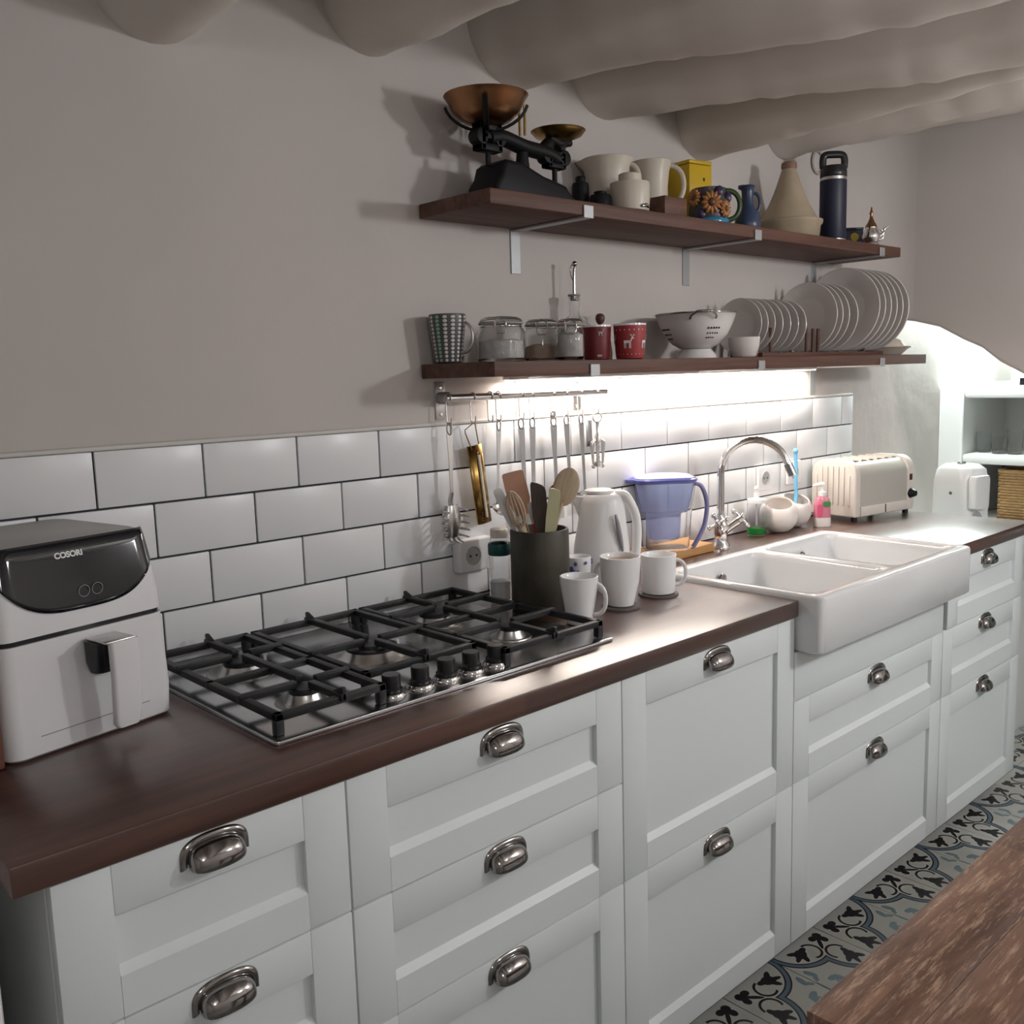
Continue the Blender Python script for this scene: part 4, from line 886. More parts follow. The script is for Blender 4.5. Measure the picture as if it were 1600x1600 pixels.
# toaster
tz = 0.205; tang = math.radians(-9.0)
TL, TDp = 0.325, 0.178; TXc = 2.268+TL/2*math.cos(tang)-TDp/2*math.sin(tang); TYc = -0.204+TL/2*math.sin(tang)+TDp/2*math.cos(tang)
t = thing('toaster', 'cream and chrome long toaster with rounded top beside the sink', 'toaster', (TXc, TYc, ZC+0.0005), tang)
prof2 = [(-TDp/2, 0.016), (TDp/2, 0.016)] + [(TDp/2-0.05+0.05*math.cos(a), tz-0.05+0.05*math.sin(a)) for a in [PI/2*k/8 for k in range(9)]] + [(-TDp/2+0.05-0.05*math.sin(a), tz-0.05+0.05*math.cos(a)) for a in [PI/2*k/8 for k in range(9)]]
sc2 = lambda k: [(a*k, 0.016+(b_-0.016)*(k+0.004)) for a, b_ in prof2]
G().prism(sc2(0.965), -TL/2+0.03, TL/2-0.038, 'x').build('shell', mat('toaster_shell', (0.80, 0.77, 0.71), 0.24, 0.55), t, smooth=40)
M_TCREAM = mat('toaster_cream', (0.70, 0.655, 0.60), 0.35)
e1 = G().prism(prof2, -TL/2, -TL/2+0.03, 'x').build('end_panel', M_TCREAM, t, smooth=40, bevel=0.005, seg=3)
e2_ = G().prism(prof2, TL/2-0.038, TL/2, 'x').build('end_panel', M_TCREAM, t, smooth=40, bevel=0.005, seg=3)
for k in range(7): G().box(-TL/2-0.004, -TL/2+0.0005, -0.068+0.022*k, -0.064+0.022*k+0.003, 0.055, 0.185-0.03*(abs(k-3) == 3)).build('rib', M_TCREAM, e1, bevel=0.0015)
for k in range(6): G().box(-TL/2+0.042+0.042*k, -TL/2+0.066+0.042*k, -0.05, 0.05, tz-0.0075, tz-0.0055).build('slot', M_DARK, t, smooth=0)
for k in range(6): G().box(-TL/2+0.034+0.042*k, -TL/2+0.040+0.042*k, -0.053, 0.053, tz-0.0085, tz+0.0005).build('slot_bar', M_TCREAM, t, bevel=0.001)
G().box(-TL/2+0.032, TL/2-0.04, -TDp/2-0.0015, -TDp/2+0.006, 0.018, 0.05).build('crumb_tray', M_TCREAM, t, bevel=0.002)
G().box(-0.002, 0.002, -TDp/2-0.003, -TDp/2-0.0014, 0.02, 0.048).build('tray_tab', M_DARK, t, smooth=0)
G().lathe([(0, 0.020), (0.010, 0.020), (0.012, 0.016), (0.017, 0.004), (0.018, 0)], 24, mt=Matrix.Translation((TL/2-0.018, -TDp/2+0.001, 0.072)) @ Matrix.Rotation(PI/2, 4, 'X')).build('dial', M_BLACK, t, smooth=45)
G().box(TL/2-0.028, TL/2-0.012, -TDp/2-0.001, -TDp/2+0.004, 0.118, 0.140).build('switch', mat('switch_brown', (0.06, 0.02, 0.015), 0.3), t, bevel=0.001)
for fx in (-TL/2+0.02, TL/2-0.02):
    for fy_ in (-0.07, 0.07): G().lathe([(0, 0), (0.010, 0), (0.010, 0.017), (0, 0.017)], 14, fx, fy_, 0).build('foot', M_BLACK, t, smooth=45)

# ================================================================== ALCOVE THINGS
t = thing('water_dispenser', 'rounded white countertop dispenser standing behind the worktop end', 'appliance', (2.96, -0.265, 0.8005), math.radians(-12))
G().loft([rr3(0.15, 0.155, 0.03, 0), rr3(0.155, 0.16, 0.035, 0.01), rr3(0.15, 0.155, 0.035, 0.20), rr3(0.14, 0.145, 0.04, 0.245), rr3(0.11, 0.11, 0.04, 0.262)]).build('body', M_PLASTIC, t, smooth=45)
G().loft([[(x-0.02, y-0.088, z) for x, y in rrect(w, 0.03, 0.012, 4)] for z, w in ((0.105, 0.08), (0.11, 0.095), (0.21, 0.10), (0.225, 0.085))]).build('front_cover', M_PLASTIC, t, smooth=45)
G().sheet(lambda u, v: (-0.02+0.045*math.cos(PI*u), -0.0805, 0.02+0.075*math.sin(PI*u)*v), 16, 4).build('cup_recess', mat('recess_grey', (0.38, 0.39, 0.40), 0.5), t, smooth=60)
G().prism(rrect(0.035, 0.02, 0.006, 3, 0, 0), 0.2625, 0.27).build('button', M_NICKEL, t, bevel=0.002)
G().lathe([(0, 0.003), (0.006, 0.002), (0.007, 0)], 14, mt=Matrix.Translation((-0.0745, -0.01, 0.16)) @ Matrix.Rotation(-PI/2, 4, 'Y')).build('side_knob', M_NICKEL, t)
# wicker basket: woven strands over stakes
BX, BYc, BZ = 3.50, -0.315, 0.7905
t = thing('wicker_basket', 'square tan wicker basket in the dark recess under the niche', 'basket', (BX, BYc, BZ))
M_WICK = mat('wicker', (0.46, 0.29, 0.13), 0.6, var=(0.38, 0.22, 0.09), vscale=60)
bwid, bh = 0.085, 0.20
ns = 20
g_ = G()
for row in range(17):
    pts = []
    base = rrect(2*bwid, 2*bwid, 0.015, 2); 
    z = 0.006+row*0.0115
    N_ = 48
    for k in range(N_):
        a = 2*PI*k/N_; ex = 8
        c_, s_ = math.cos(a), math.sin(a); q = (abs(c_)**ex+abs(s_)**ex)**(-1/ex); wv = 0.0028*(1 if (k+row) % 2 else -1)
        pts.append(((bwid+wv)*q*c_, (bwid+wv)*q*s_, z))
    g_.tube(pts, 0.0058, 6, closed=True)
o = g_.build('weave', M_WICK, t, smooth=60); o['kind'] = 'stuff'
G().tube([(bwid*1.03*((abs(math.cos(a))**8+abs(math.sin(a))**8)**(-1/8))*math.cos(a), bwid*1.03*((abs(math.cos(a))**8+abs(math.sin(a))**8)**(-1/8))*math.sin(a), 0.203) for a in [2*PI*k/48 for k in range(48)]], 0.008, 8, closed=True).build('rim', M_WICK, t, smooth=60)
G().box(-bwid+0.004, bwid-0.004, -bwid+0.004, bwid-0.004, 0.0, 0.004).build('base', M_WICK, t, smooth=0)
# drinking glasses in the niche
for k, (u, lab) in enumerate(((1530, 'clear stemless glass, leftmost in the white niche'), (1562, 'clear tumbler in the middle of the white niche'), (1586, 'clear tumbler nearest the right picture edge in the niche'))):
    y = on(u, 690, 'x', 3.44).y; h = (0.085, 0.07, 0.10)[k]
    t = thing('drinking_glass', lab, 'glass', (3.44+0.05*(k == 0), y, 1.0625), 0, 'glasses in the niche')
    G().lathe([(0, 0.001), (0.026, 0), (0.027, 0.003), (0.031, h*0.6), (0.03, h), (0.0285, h), (0.0292, h*0.6), (0.025, 0.008), (0, 0.007)], 28).build('glass', M_GLASS, t, smooth=45)
# flat things on top of the alcove shelf
o = G().box(-0.07, 0.07, -0.045, 0.045, 0, 0.022).build('flat_box', M_PLASTIC, bevel=0.003); o.location = (3.49, -0.215, 1.3335); tag(o, 'flat white box lying on the alcove shelf, left one', 'box')
t = thing('radio', 'white box with dark front window at the right edge of shelf', 'radio', (3.49, -0.325, 1.3335))
G().box(-0.07, 0.07, -0.05, 0.05, 0, 0.045).build('case', M_PLASTIC, t, bevel=0.004)
G().box(-0.072, -0.0695, -0.042, 0.03, 0.008, 0.036).build('window', M_GLOSSBLACK, t, smooth=0)

# ================================================================== TABLE
TZt = 0.75; TY1 = -1.243; TXL = 0.172; TXR = 2.05; NB = 8; PW = 0.098
t = thing('dining_table', 'worn brown wooden table in the right foreground', 'table', ((TXL+TXR)/2, TY1-NB*PW/2, 0))
hl = (TXR-TXL)/2; hwid = NB*PW/2
for k in range(NB): G().box(-hl, hl, hwid-(k+1)*PW+0.0002, hwid-k*PW-0.0002, TZt-0.032, TZt+random.uniform(-0.0006, 0.0006)).build('plank', M_TABLE, t, bevel=0.0012)
for sx in (-1, 1):
    for sy in (-1, 1): G().box(sx*(hl-0.09)-0.035, sx*(hl-0.09)+0.035, sy*(hwid-0.08)-0.035, sy*(hwid-0.08)+0.035, 0.0005, TZt-0.0325).build('leg', M_TABLE, t, bevel=0.003)
for sy in (-1, 1): G().box(-hl+0.126, hl-0.126, sy*(hwid-0.08)-0.011, sy*(hwid-0.08)+0.011, TZt-0.115, TZt-0.0325).build('apron', M_TABLE, t, bevel=0.002)

# ================================================================== UPPER SHELF THINGS
ZU = UZ1+0.0005
def ux(u, v, y): return on_y(u, v, y).x
M_BENAM = mat('black_enamel', (0.007, 0.0065, 0.008), 0.55, spec=0.3)
# black iron balance scale with brass pans
SY = -0.125; sx0 = ux(815, 290, SY)
t = thing('balance_scale', 'antique black iron balance scale with copper bowl and brass plate', 'scale', (sx0, SY, ZU))
zz = lambda u, v, y=SY: on_y(u, v, y).z-ZU
xx = lambda u, v=250, y=SY: on_y(u, v, y).x-sx0
hb = zz(760, 252)
bx0, bx1 = xx(727, 300, SY+0.05), xx(903, 300, SY-0.05)
prof_b = [(bx0, 0), (bx1, 0), (bx1-0.004, 0.018), (bx1-0.022, hb*0.40), (bx1-0.032, hb*0.55), (bx0+0.15, hb*0.72), (bx0+0.085, hb*0.98), (bx0+0.04, hb), (bx0+0.028, hb*0.9), (bx0+0.02, hb*0.6), (bx0+0.004, hb*0.35)]
G().prism(prof_b, -0.05, 0.05, 'y').build('base', M_BENAM, t, bevel=0.012, seg=3)
zl = zz(760, 232); xl = xx(762, 230); xr = xx(862, 235); zr = zz(862, 245); xm = xx(815, 245); zm_ = zz(815, 245)
def framed(cx, cz, w, h, wall=0.012, dy=0.012):
    g_ = G(); g_.box(cx-w/2, cx+w/2, -dy, dy, cz+h/2-wall, cz+h/2); g_.box(cx-w/2, cx+w/2, -dy, dy, cz-h/2, cz-h/2+wall)
    g_.box(cx-w/2, cx-w/2+wall, -dy, dy, cz-h/2, cz+h/2); g_.box(cx+w/2-wall, cx+w/2, -dy, dy, cz-h/2, cz+h/2); g_.box(cx-w/2, cx+w/2, -dy, dy, cz-wall*0.3, cz+wall*0.6); return g_
bl = framed(xl, zz(762, 216), 0.062, 0.058, 0.015, 0.016)
for s_ in (-1, 1): bl.tube([(xl+s_*0.026, -0.016, zz(762, 216)), (xl+s_*0.026, 0.016, zz(762, 216))], 0.017, 16)
bl.build('bowl_carrier', M_BENAM, t, bevel=0.003)
bm_pts = smooth_path([(xl, 0, zz(762, 216)), (xl+0.04, 0, zz(790, 215)-0.002), (xm, 0, zm_+0.022), (xm+0.02, 0, zm_+0.02), (xr-0.02, 0, zr+0.004), (xr+0.012, 0, zr-0.006)], 6)
G().tube(bm_pts, [0.021]*len(bm_pts), 12, flat=0.8).build('beam', M_BENAM, t, smooth=60)
G().tube([(xm+0.002, 0, hb*0.55), (xm+0.002, 0, zm_+0.02)], [0.02, 0.012], 12).build('fulcrum', M_BENAM, t, smooth=60)
G().tube([(xl, 0, hb*0.9), (xl, 0, zl-0.01)], 0.006, 10).build('rod', M_BENAM, t)
br_ = framed(xr+0.006, zz(870, 252), 0.056, 0.038, 0.012, 0.014)
for s_ in (-1, 1): br_.tube([(xr+0.006+s_*0.027, -0.014, zz(870, 247)), (xr+0.006+s_*0.027, 0.014, zz(870, 247))], 0.018, 16)
br_.tube([(xr+0.02, 0, zz(870, 235)), (xr+0.032, 0, zz(890, 232)), (xr+0.04, 0, zz(890, 222))], [0.014, 0.012, 0.012], 10)
br_.tube([(xr-0.04, 0, zz(840, 240)), (xr-0.005, 0, zz(860, 222))], [0.016, 0.014], 10)
br_.build('plate_carrier', M_BENAM, t, bevel=0.003)
G().tube([(xr+0.008, 0, hb*0.45), (xr+0.008, 0, zz(870, 262))], 0.006, 10).build('rod', M_BENAM, t)
# copper bowl
xb = xx(759, 150); zrim = zz(759, 152); Rb = 0.090; hb2 = 0.062
bowl = G().lathe([(0, zrim-hb2), (Rb*0.3, zrim-hb2*0.97), (Rb*0.6, zrim-hb2*0.78), (Rb*0.82, zrim-hb2*0.48), (Rb*0.93, zrim-hb2*0.15), (Rb*1.0, zrim), (Rb*1.02, zrim+0.002), (Rb*0.97, zrim), (Rb*0.9, zrim-hb2*0.15), (Rb*0.79, zrim-hb2*0.46), (Rb*0.57, zrim-hb2*0.75), (0, zrim-hb2*0.95)], 48, xb, 0, 0).build('bowl', M_COPPER, t, smooth=60)
ck = G()
for a in (cdir2, cdir2+PI/2):
    ck.tube([(xb+(Rb*0.97+0.004)*math.cos(a)*math.sin(q), (Rb*0.97+0.004)*math.sin(a)*math.sin(q), zrim-0.004-(hb2+0.004)*math.cos(q)) for q in [-1.35+2.7*k/16 for k in range(17)]], 0.0042 if a == cdir2 else 0.008, 8, flat=0.6)
ck.tube([(xb, 0, zz(762, 205)), (xb, 0, zrim-hb2-0.004)], 0.007, 10); ck.build('bowl_cradle', M_BENAM, t, smooth=60)
# brass plate
xp = xx(872, 205); zp = zz(872, 206); Rp = 0.064
G().lathe([(0, zp-0.02), (Rp*0.5, zp-0.018), (Rp*0.85, zp-0.010), (Rp, zp+0.001), (Rp*0.98, zp+0.002), (Rp*0.8, zp-0.007), (0, zp-0.015)], 40, xp, 0, 0).build('plate', M_BRASS, t, smooth=60)
G().tube([(xp-0.03, 0, zp-0.016), (xp, 0, zp-0.026), (xp+0.04, 0, zp-0.02)], [0.010, 0.012, 0.008], 10).build('plate_cradle', M_BENAM, t, smooth=60)
xh = xx(816, 190); G().tube(smooth_path([(xh-0.008, -0.0, zz(812, 212)), (xh-0.008, 0, zz(812, 168)), (xh-0.001, 0, zz(816, 160)), (xh+0.007, 0, zz(822, 168)), (xh+0.007, 0, zz(822, 212))], 5), 0.003, 8).build('stand_loop', M_BRASS, t, smooth=60)
# black weights
def weight(label, u, v, y, r, h):
    o = G().lathe([(0, 0), (r, 0), (r, h*0.75), (r*0.92, h*0.82), (r*0.55, h*0.86), (r*0.6, h*0.97), (r*0.5, h), (0, h)], 24).build('scale_weight', M_BENAM, smooth=45)
    o.location = (ux(u, v, y), y, ZU); return tag(o, label, 'weight', 'iron scale weights')
weight('tall black iron weight beside the balance scale', 907, 295, -0.10, 0.021, on_y(907, 276, -0.10).z-ZU)
weight('low wide black iron weight in front of the left cream jug', 938, 303, -0.15, 0.026, on_y(936, 299, -0.15).z-ZU)
# cream jugs
def jug(label, u, y, prof, hr, hz, out, ha, lip=0.02):
    p = (ux(u, 280, y), y, ZU); t = thing('cream_jug', label, 'jug', p, ha)
    g_ = G().lathe(prof, 40)
    ht = max(z for r, z in prof)
    for v in g_.bm.verts:      # pouring lip opposite the handle
        if v.co.z > ht*0.8 and v.co.x < -0.02: v.co.x -= lip*((v.co.z-ht*0.8)/(ht*0.2))*max(0, 1-abs(v.co.y)/0.025)
    g_.build('body', M_CREAM, t, smooth=60)
    G().tube(handle_loop(hr, hz[0], hz[1], out, 14), 0.0048, 10, flat=1.3).build('handle', M_CREAM, t, smooth=60)
    return t
jprof = lambda r, h: [(0, 0.001), (r*0.78, 0), (r*0.84, 0.004), (r*0.86, h*0.3), (r*0.84, h*0.6), (r*0.92, h*0.85), (r*1.06, h), (r*1.03, h+0.001), (r*0.88, h*0.85), (r*0.79, h*0.6), (r*0.8, h*0.3), (r*0.76, 0.008), (0, 0.007)]
jug('cream ceramic jug with flared rim, nearest the balance scale', 949, -0.075, jprof(0.062, on_y(949, 250, -0.075).z-ZU), 0.05, (0.055, 0.135), 0.034, cdir2-0.3)
jug('cream ceramic jug with large handle in front of the yellow box', 1018, -0.085, jprof(0.050, on_y(1018, 254, -0.085).z-ZU), 0.041, (0.050, 0.150), 0.046, cdir2-0.2)
t = thing('sugar_pot', 'small cream ceramic pot with narrow neck at the shelf front', 'pot', (ux(984, 300, -0.185), -0.185, ZU))
G().lathe([(0, 0.001), (0.040, 0), (0.046, 0.004), (0.048, 0.03), (0.0485, 0.062), (0.047, 0.070), (0.030, 0.073), (0.027, 0.074), (0.027, 0.090), (0.024, 0.092), (0.012, 0.093), (0, 0.093)], 40).build('body', M_CREAM, t, smooth=45)
G().tube([(-0.012, -0.0475, 0.010), (0, -0.051, 0.013), (0.012, -0.0475, 0.010)], 0.004, 8).build('tap', M_NICKEL, t, smooth=60)
# yellow box
yx = ux(1080, 280, -0.055)
t = thing('yellow_tin', 'bright yellow square tin at the back of the upper shelf', 'tin', (yx-0.012, -0.057, ZU), math.radians(-8))
YH = on_y(1080, 256, -0.057).z-ZU
G().box(-0.044, 0.044, -0.044, 0.044, 0, YH-0.011).build('case', mat('yellow_paint', (0.62, 0.40, 0.015), 0.4), t, bevel=0.004)
G().box(-0.045, 0.045, -0.045, 0.045, YH-0.0105, YH).build('lid', mat('yellow_paint', (0.62, 0.40, 0.015)), t, bevel=0.004)
G().ball((0.012, -0.0445, YH-0.05), 0.004, 10, (1, 0.3, 1.3)).build('black_mark', M_BLACK, t)
# reddish box at the front edge
rx = ux(1043, 315, -0.19)
o = G().box(-0.045, 0.045, -0.032, 0.032, 0, 0.048).build('wooden_box', M_SHELF, bevel=0.003); o.location = (rx, -0.185, ZU); tag(o, 'small reddish brown wooden box beside the sunflower jug', 'box')
# sunflower majolica jug
fx_ = ux(1107, 320, -0.155)
t = thing('sunflower_jug', 'colourful ceramic jug with moulded sunflowers and green handle', 'jug', (fx_, -0.155, ZU), cdir2); t.scale = (1.08, 1.08, 1.2)
M_MAJ = mat('majolica_green', (0.05, 0.075, 0.045), 0.3, var=(0.09, 0.06, 0.10), vscale=25)
G().lathe([(0, 0.001), (0.040, 0), (0.044, 0.004), (0.049, 0.03), (0.046, 0.055), (0.040, 0.07), (0.042, 0.082), (0.039, 0.083), (0.036, 0.07), (0.042, 0.05), (0.04, 0.006), (0, 0.005)], 36).build('body', M_MAJ, t, smooth=60)
G().lathe([(0.0415, 0.0015), (0.0495, 0.003), (0.0515, 0.009), (0.0495, 0.015), (0.046, 0.015)], 36).build('blue_foot', mat('majolica_blue', (0.02, 0.20, 0.36), 0.2), t, smooth=60)
M_PET = mat('majolica_orange', (0.42, 0.21, 0.07), 0.3, var=(0.36, 0.14, 0.05), vscale=50); M_EYE = mat('majolica_brown', (0.14, 0.05, 0.03), 0.4)
for az, z0, rf in ((-1.62, 0.047, 0.024), (-0.85, 0.034, 0.018), (-2.5, 0.06, 0.018)):
    c = Vector((0.049*math.cos(az), 0.049*math.sin(az), z0)); n_ = Vector((math.cos(az), math.sin(az), 0)); tx = Vector((-math.sin(az), math.cos(az), 0))
    fl_ = G()
    for k in range(12):
        a = 2*PI*k/12; d = tx*math.cos(a)+Vector((0, 0, 1))*math.sin(a)
        fl_.tube([c+d*rf*0.35+n_*0.002, c+d*rf*0.75+n_*0.004, c+d*rf*1.05+n_*0.001], [0.004, 0.0055, 0.002], 6)
    f_ = fl_.build('sunflower', M_PET, t, smooth=60)
    G().ball(c+n_*0.003, rf*0.42, 12).build('flower_eye', M_EYE, f_)
for az, z0 in ((-2.1, 0.025), (-1.2, 0.07), (-0.5, 0.06)):
    G().ball((0.048*math.cos(az), 0.048*math.sin(az), z0), 0.013, 10, (0.8, 0.5, 1.0)).build('berry', mat('majolica_violet', (0.05, 0.03, 0.09), 0.3), t)
G().tube(handle_loop(0.045, 0.014, 0.078, 0.036, 12), 0.006, 10).build('handle', mat('handle_green', (0.04, 0.075, 0.03), 0.35), t, smooth=60)
# blue glass cruet
t = thing('blue_cruet', 'slate blue ceramic bottle jug with small loop handle', 'jug', (ux(1168, 325, -0.175), -0.175, ZU), cdir2); t.scale = (1.0, 1.0, 1.18)
M_SLATE = mat('slate_blue', (0.035, 0.055, 0.11), 0.3)
G().lathe([(0, 0.001), (0.034, 0), (0.037, 0.004), (0.036, 0.02), (0.030, 0.038), (0.019, 0.052), (0.0165, 0.06), (0.0165, 0.088), (0.019, 0.097), (0.022, 0.100), (0.018, 0.103), (0.008, 0.104), (0, 0.104)], 32).build('body', M_SLATE, t, smooth=60)
G().tube([(-0.012, 0, 0.098), (-0.026, 0, 0.100)], [0.008, 0.004], 8).build('spout', M_SLATE, t, smooth=60)
G().tube(handle_loop(0.017, 0.040, 0.086, 0.020, 10), 0.0042, 8).build('handle', M_SLATE, t, smooth=60)
# tagine
gx = ux(1232, 340, -0.12); ty = -0.12
t = thing('tagine', 'beige earthenware tagine with tall conical lid', 'tagine', (gx, ty, ZU))
M_TAG = mat('tagine_clay', (0.40, 0.33, 0.235), 0.5, var=(0.34, 0.27, 0.19), vscale=10)
G().lathe([(0, 0.001), (0.085, 0), (0.090, 0.004), (0.094, 0.04), (0.100, 0.047), (0.101, 0.056), (0.096, 0.058), (0.088, 0.05), (0.084, 0.01), (0, 0.009)], 48).build('dish', M_TAG, t, smooth=45)
lid = G().lathe([(0.087, 0.0595), (0.085, 0.064), (0.076, 0.078), (0.060, 0.105), (0.045, 0.14), (0.034, 0.17), (0.026, 0.195), (0.021, 0.21), (0, 0.21)], 48).build('lid', M_TAG, t, smooth=60)
G().lathe([(0.0215, 0.2102), (0.0235, 0.217), (0.022, 0.228), (0.012, 0.232), (0, 0.228)], 24).build('knob', mat('tagine_knob', (0.22, 0.12, 0.09), 0.6), lid, smooth=60)
# navy flask
t = thing('vacuum_flask', 'tall navy blue vacuum flask with black carry lid', 'flask', (ux(1301, 350, -0.165), -0.165, ZU), cdir2)
M_NAVY = mat('navy_coating', (0.010, 0.013, 0.035), 0.45)
FH = on_y(1301, 240, -0.165).z-ZU; fr = 0.0405
G().lathe([(0, 0.0005), (fr-0.003, 0), (fr-0.001, 0.002), (fr-0.001, 0.011), (0, 0.011)], 40).build('steel_base', M_STEEL, t, smooth=45)
G().lathe([(fr-0.001, 0.0112), (fr, 0.013), (fr, FH*0.70), (fr-0.001, FH*0.703), (0, FH*0.703)], 40).build('body', M_NAVY, t, smooth=45)
G().lathe([(fr-0.0015, FH*0.7035), (fr-0.0015, FH*0.735), (0, FH*0.735)], 40).build('steel_ring', M_STEEL, t, smooth=45)
lidf = G().lathe([(fr-0.001, FH*0.7355), (fr, FH*0.74), (fr, FH*0.79), (fr-0.003, FH*0.86), (0, FH*0.86)], 40).build('lid', M_BLACK, t, smooth=45)
G().tube(smooth_path([(-fr+0.008, 0, FH*0.84), (-fr+0.007, 0, FH*0.93), (-fr+0.014, 0, FH*0.985), (0, 0, FH*0.993), (fr-0.014, 0, FH*0.985), (fr-0.007, 0, FH*0.93), (fr-0.008, 0, FH*0.84)], 6), 0.0075, 12, flat=1.5).build('carry_loop', M_BLACK, lidf, smooth=60)
# small navy tin
t = thing('tea_tin', 'small dark blue tin with round yellow emblem', 'tin', (ux(1331, 355, -0.10), -0.10, ZU), math.radians(-40))
G().box(-0.03, 0.03, -0.025, 0.025, 0, 0.066).build('case', mat('navy_tin', (0.012, 0.012, 0.05), 0.4), t, bevel=0.003)
G().box(-0.031, 0.031, -0.026, 0.026, 0.0662, 0.073).build('lid', M_BLACK, t, bevel=0.002)
G().lathe([(0.014, 0), (0.0138, 0.0006), (0, 0.0008)], 24, mt=Matrix.Translation((0.0, -0.0252, 0.042)) @ Matrix.Rotation(PI/2, 4, 'X')).build('emblem', mat('emblem_yellow', (0.55, 0.45, 0.06), 0.5), t, smooth=45)
# small silver teapot
t = thing('teapot', 'small silver teapot with tall finial and curved spout', 'teapot', (ux(1361, 360, -0.19), -0.19, ZU), cdir2)
G().lathe([(0, 0.004), (0.026, 0.003), (0.027, 0.006), (0.022, 0.012), (0.027, 0.024), (0.029, 0.034), (0.025, 0.048), (0.017, 0.058), (0.018, 0.062), (0.0, 0.062)], 32).build('body', M_CHROME, t, smooth=60)
for k in range(3): G().ball((0.024*math.cos(2*PI*k/3+0.5), 0.024*math.sin(2*PI*k/3+0.5), 0.0045), 0.0045, 8).build('foot', M_CHROME, t)
G().lathe([(0.019, 0.0622), (0.018, 0.066), (0.011, 0.078), (0.006, 0.09), (0.004, 0.10), (0.007, 0.106), (0.004, 0.112), (0.002, 0.125), (0, 0.127)], 24).build('lid', M_COPPER, t, smooth=60)
G().tube(smooth_path([(0.022, 0, 0.03), (0.038, 0, 0.04), (0.044, 0, 0.056), (0.058, 0, 0.062)], 5), [0.006]*8+[0.004]*8, 10).build('spout', M_CHROME, t, smooth=60)
G().tube(handle_loop(0.023, 0.02, 0.056, 0.022, 10), 0.003, 8).build('handle', M_CHROME, t, smooth=60)
# plastered iron ring at the wall
rg = on_y(1281, 253, -0.012)
o = G().tube([(0.036*math.cos(2*PI*k/28), 0, 0.036*math.sin(2*PI*k/28)) for k in range(28)], 0.0045, 10, closed=True).build('wall_ring', mat('ring_paint', (0.42, 0.38, 0.36), 0.7), smooth=60); o.location = (rg.x, -0.006, rg.z); tag(o, 'painted ring fixed to the wall behind the navy flask', 'ring')

# ================================================================== LOWER SHELF THINGS
ZL = LZ1+0.0005
# striped cup
cx_ = ux(687, 530, -0.052)
t = thing('striped_mug', 'white mug with black and green dotted stripes at the shelf end', 'mug', (cx_+0.022, -0.054, ZL), cdir2-0.3)
G().lathe(mug_prof(0.108, 0.041, 0.029), 40).build('cup', mat('mug_charcoal', (0.075, 0.075, 0.078), 0.35), t, smooth=50)
G().tube(handle_loop(0.034, 0.022, 0.09, 0.028), 0.0032, 8).build('handle', M_STEEL, t, smooth=60)
M_DOTW = mat('dot_white', (0.60, 0.58, 0.55), 0.4); M_DOT = mat('dot_green', (0.22, 0.42, 0.32), 0.4)
def cup_r(z):
    pr = mug_prof(0.108, 0.041, 0.029)[2:7]
    for (r0, z0), (r1, z1) in zip(pr, pr[1:]):
        if z <= z1: return r0+(r1-r0)*(z-z0)/(z1-z0)
    return pr[-1][0]
for k in range(14):
    a = 2*PI*k/14; st_ = G()
    for j in range(12):
        z = 0.007+0.0085*j; r = cup_r(z); w_ = 0.0036+0.0016*j/11
        st_.ball((0, 0, 0), 1, 8, (w_, 0.0009, 0.0037), mt=Matrix.Translation((r*math.cos(a), r*math.sin(a), z)) @ Matrix.Rotation(a+PI/2, 4, 'Z'))
    st_.build('dotted_stripe', M_DOTW if k % 4 != 2 else M_DOT, t, smooth=60)
# clip-top jars
M_WHITEFOOD = mat('white_food', (0.66, 0.64, 0.62), 0.9, var=(0.5, 0.48, 0.46), vscale=60); M_TANFOOD = mat('tan_food', (0.50, 0.36, 0.27), 0.9, var=(0.4, 0.27, 0.2), vscale=60)
def clip_jar(label, x, y, r, h, fill, fm):
    t = thing('clip_jar', label, 'jar', (x, y, ZL), cdir2)
    G().lathe([(0, 0.002), (r-0.006, 0), (r-0.001, 0.004), (r, 0.010), (r, h*0.60), (r*0.94, h*0.70), (r*0.84, h*0.76), (r*0.84, h*0.84), (r*0.80, h*0.84), (r*0.80, h*0.76), (r*0.9, h*0.68), (r-0.003, h*0.6), (r-0.003, 0.008), (0, 0.006)], 40).build('glass', M_GLASS, t, smooth=50)
    G().lathe([(0, 0.0065), (r-0.0045, 0.0085), (r-0.0045, h*fill), (r*0.5, h*fill+0.006), (0, h*fill+0.002)], 32).build('contents', fm, t, smooth=50)
    l = G().lathe([(r*0.86, h*0.86), (r*0.88, h*0.88), (r*0.86, h*0.93), (r*0.7, h*0.985), (r*0.3, h), (0, h)], 40).build('lid', M_GLASS, t, smooth=50)
    G().tube([(r*0.86*math.cos(2*PI*k/32), r*0.86*math.sin(2*PI*k/32), h*0.85) for k in range(32)], 0.003, 8, closed=True).build('seal', mat('rubber_seal', (0.33, 0.31, 0.28), 0.6), t, smooth=60)
    w_ = G().tube([(r*0.87*math.cos(2*PI*k/32), r*0.87*math.sin(2*PI*k/32), h*0.78) for k in range(32)], 0.0014, 6, closed=True)
    w_.tube([(0.012, -r*0.87, h*0.78), (0.012, -r*0.98, h*0.7), (0.008, -r*1.04, h*0.62), (-0.008, -r*1.04, h*0.62), (-0.012, -r*0.98, h*0.7), (-0.012, -r*0.87, h*0.78)], 0.0016, 6)
    w_.tube([(0.012, -r*0.9, h*0.79), (0.013, -r*0.92, h*0.88), (0.0, -r*0.80, h*0.97), (-0.013, -r*0.92, h*0.88), (-0.012, -r*0.9, h*0.79)], 0.0016, 6)
    w_.build('wire_clip', M_CHROME, t, smooth=60)
    return t
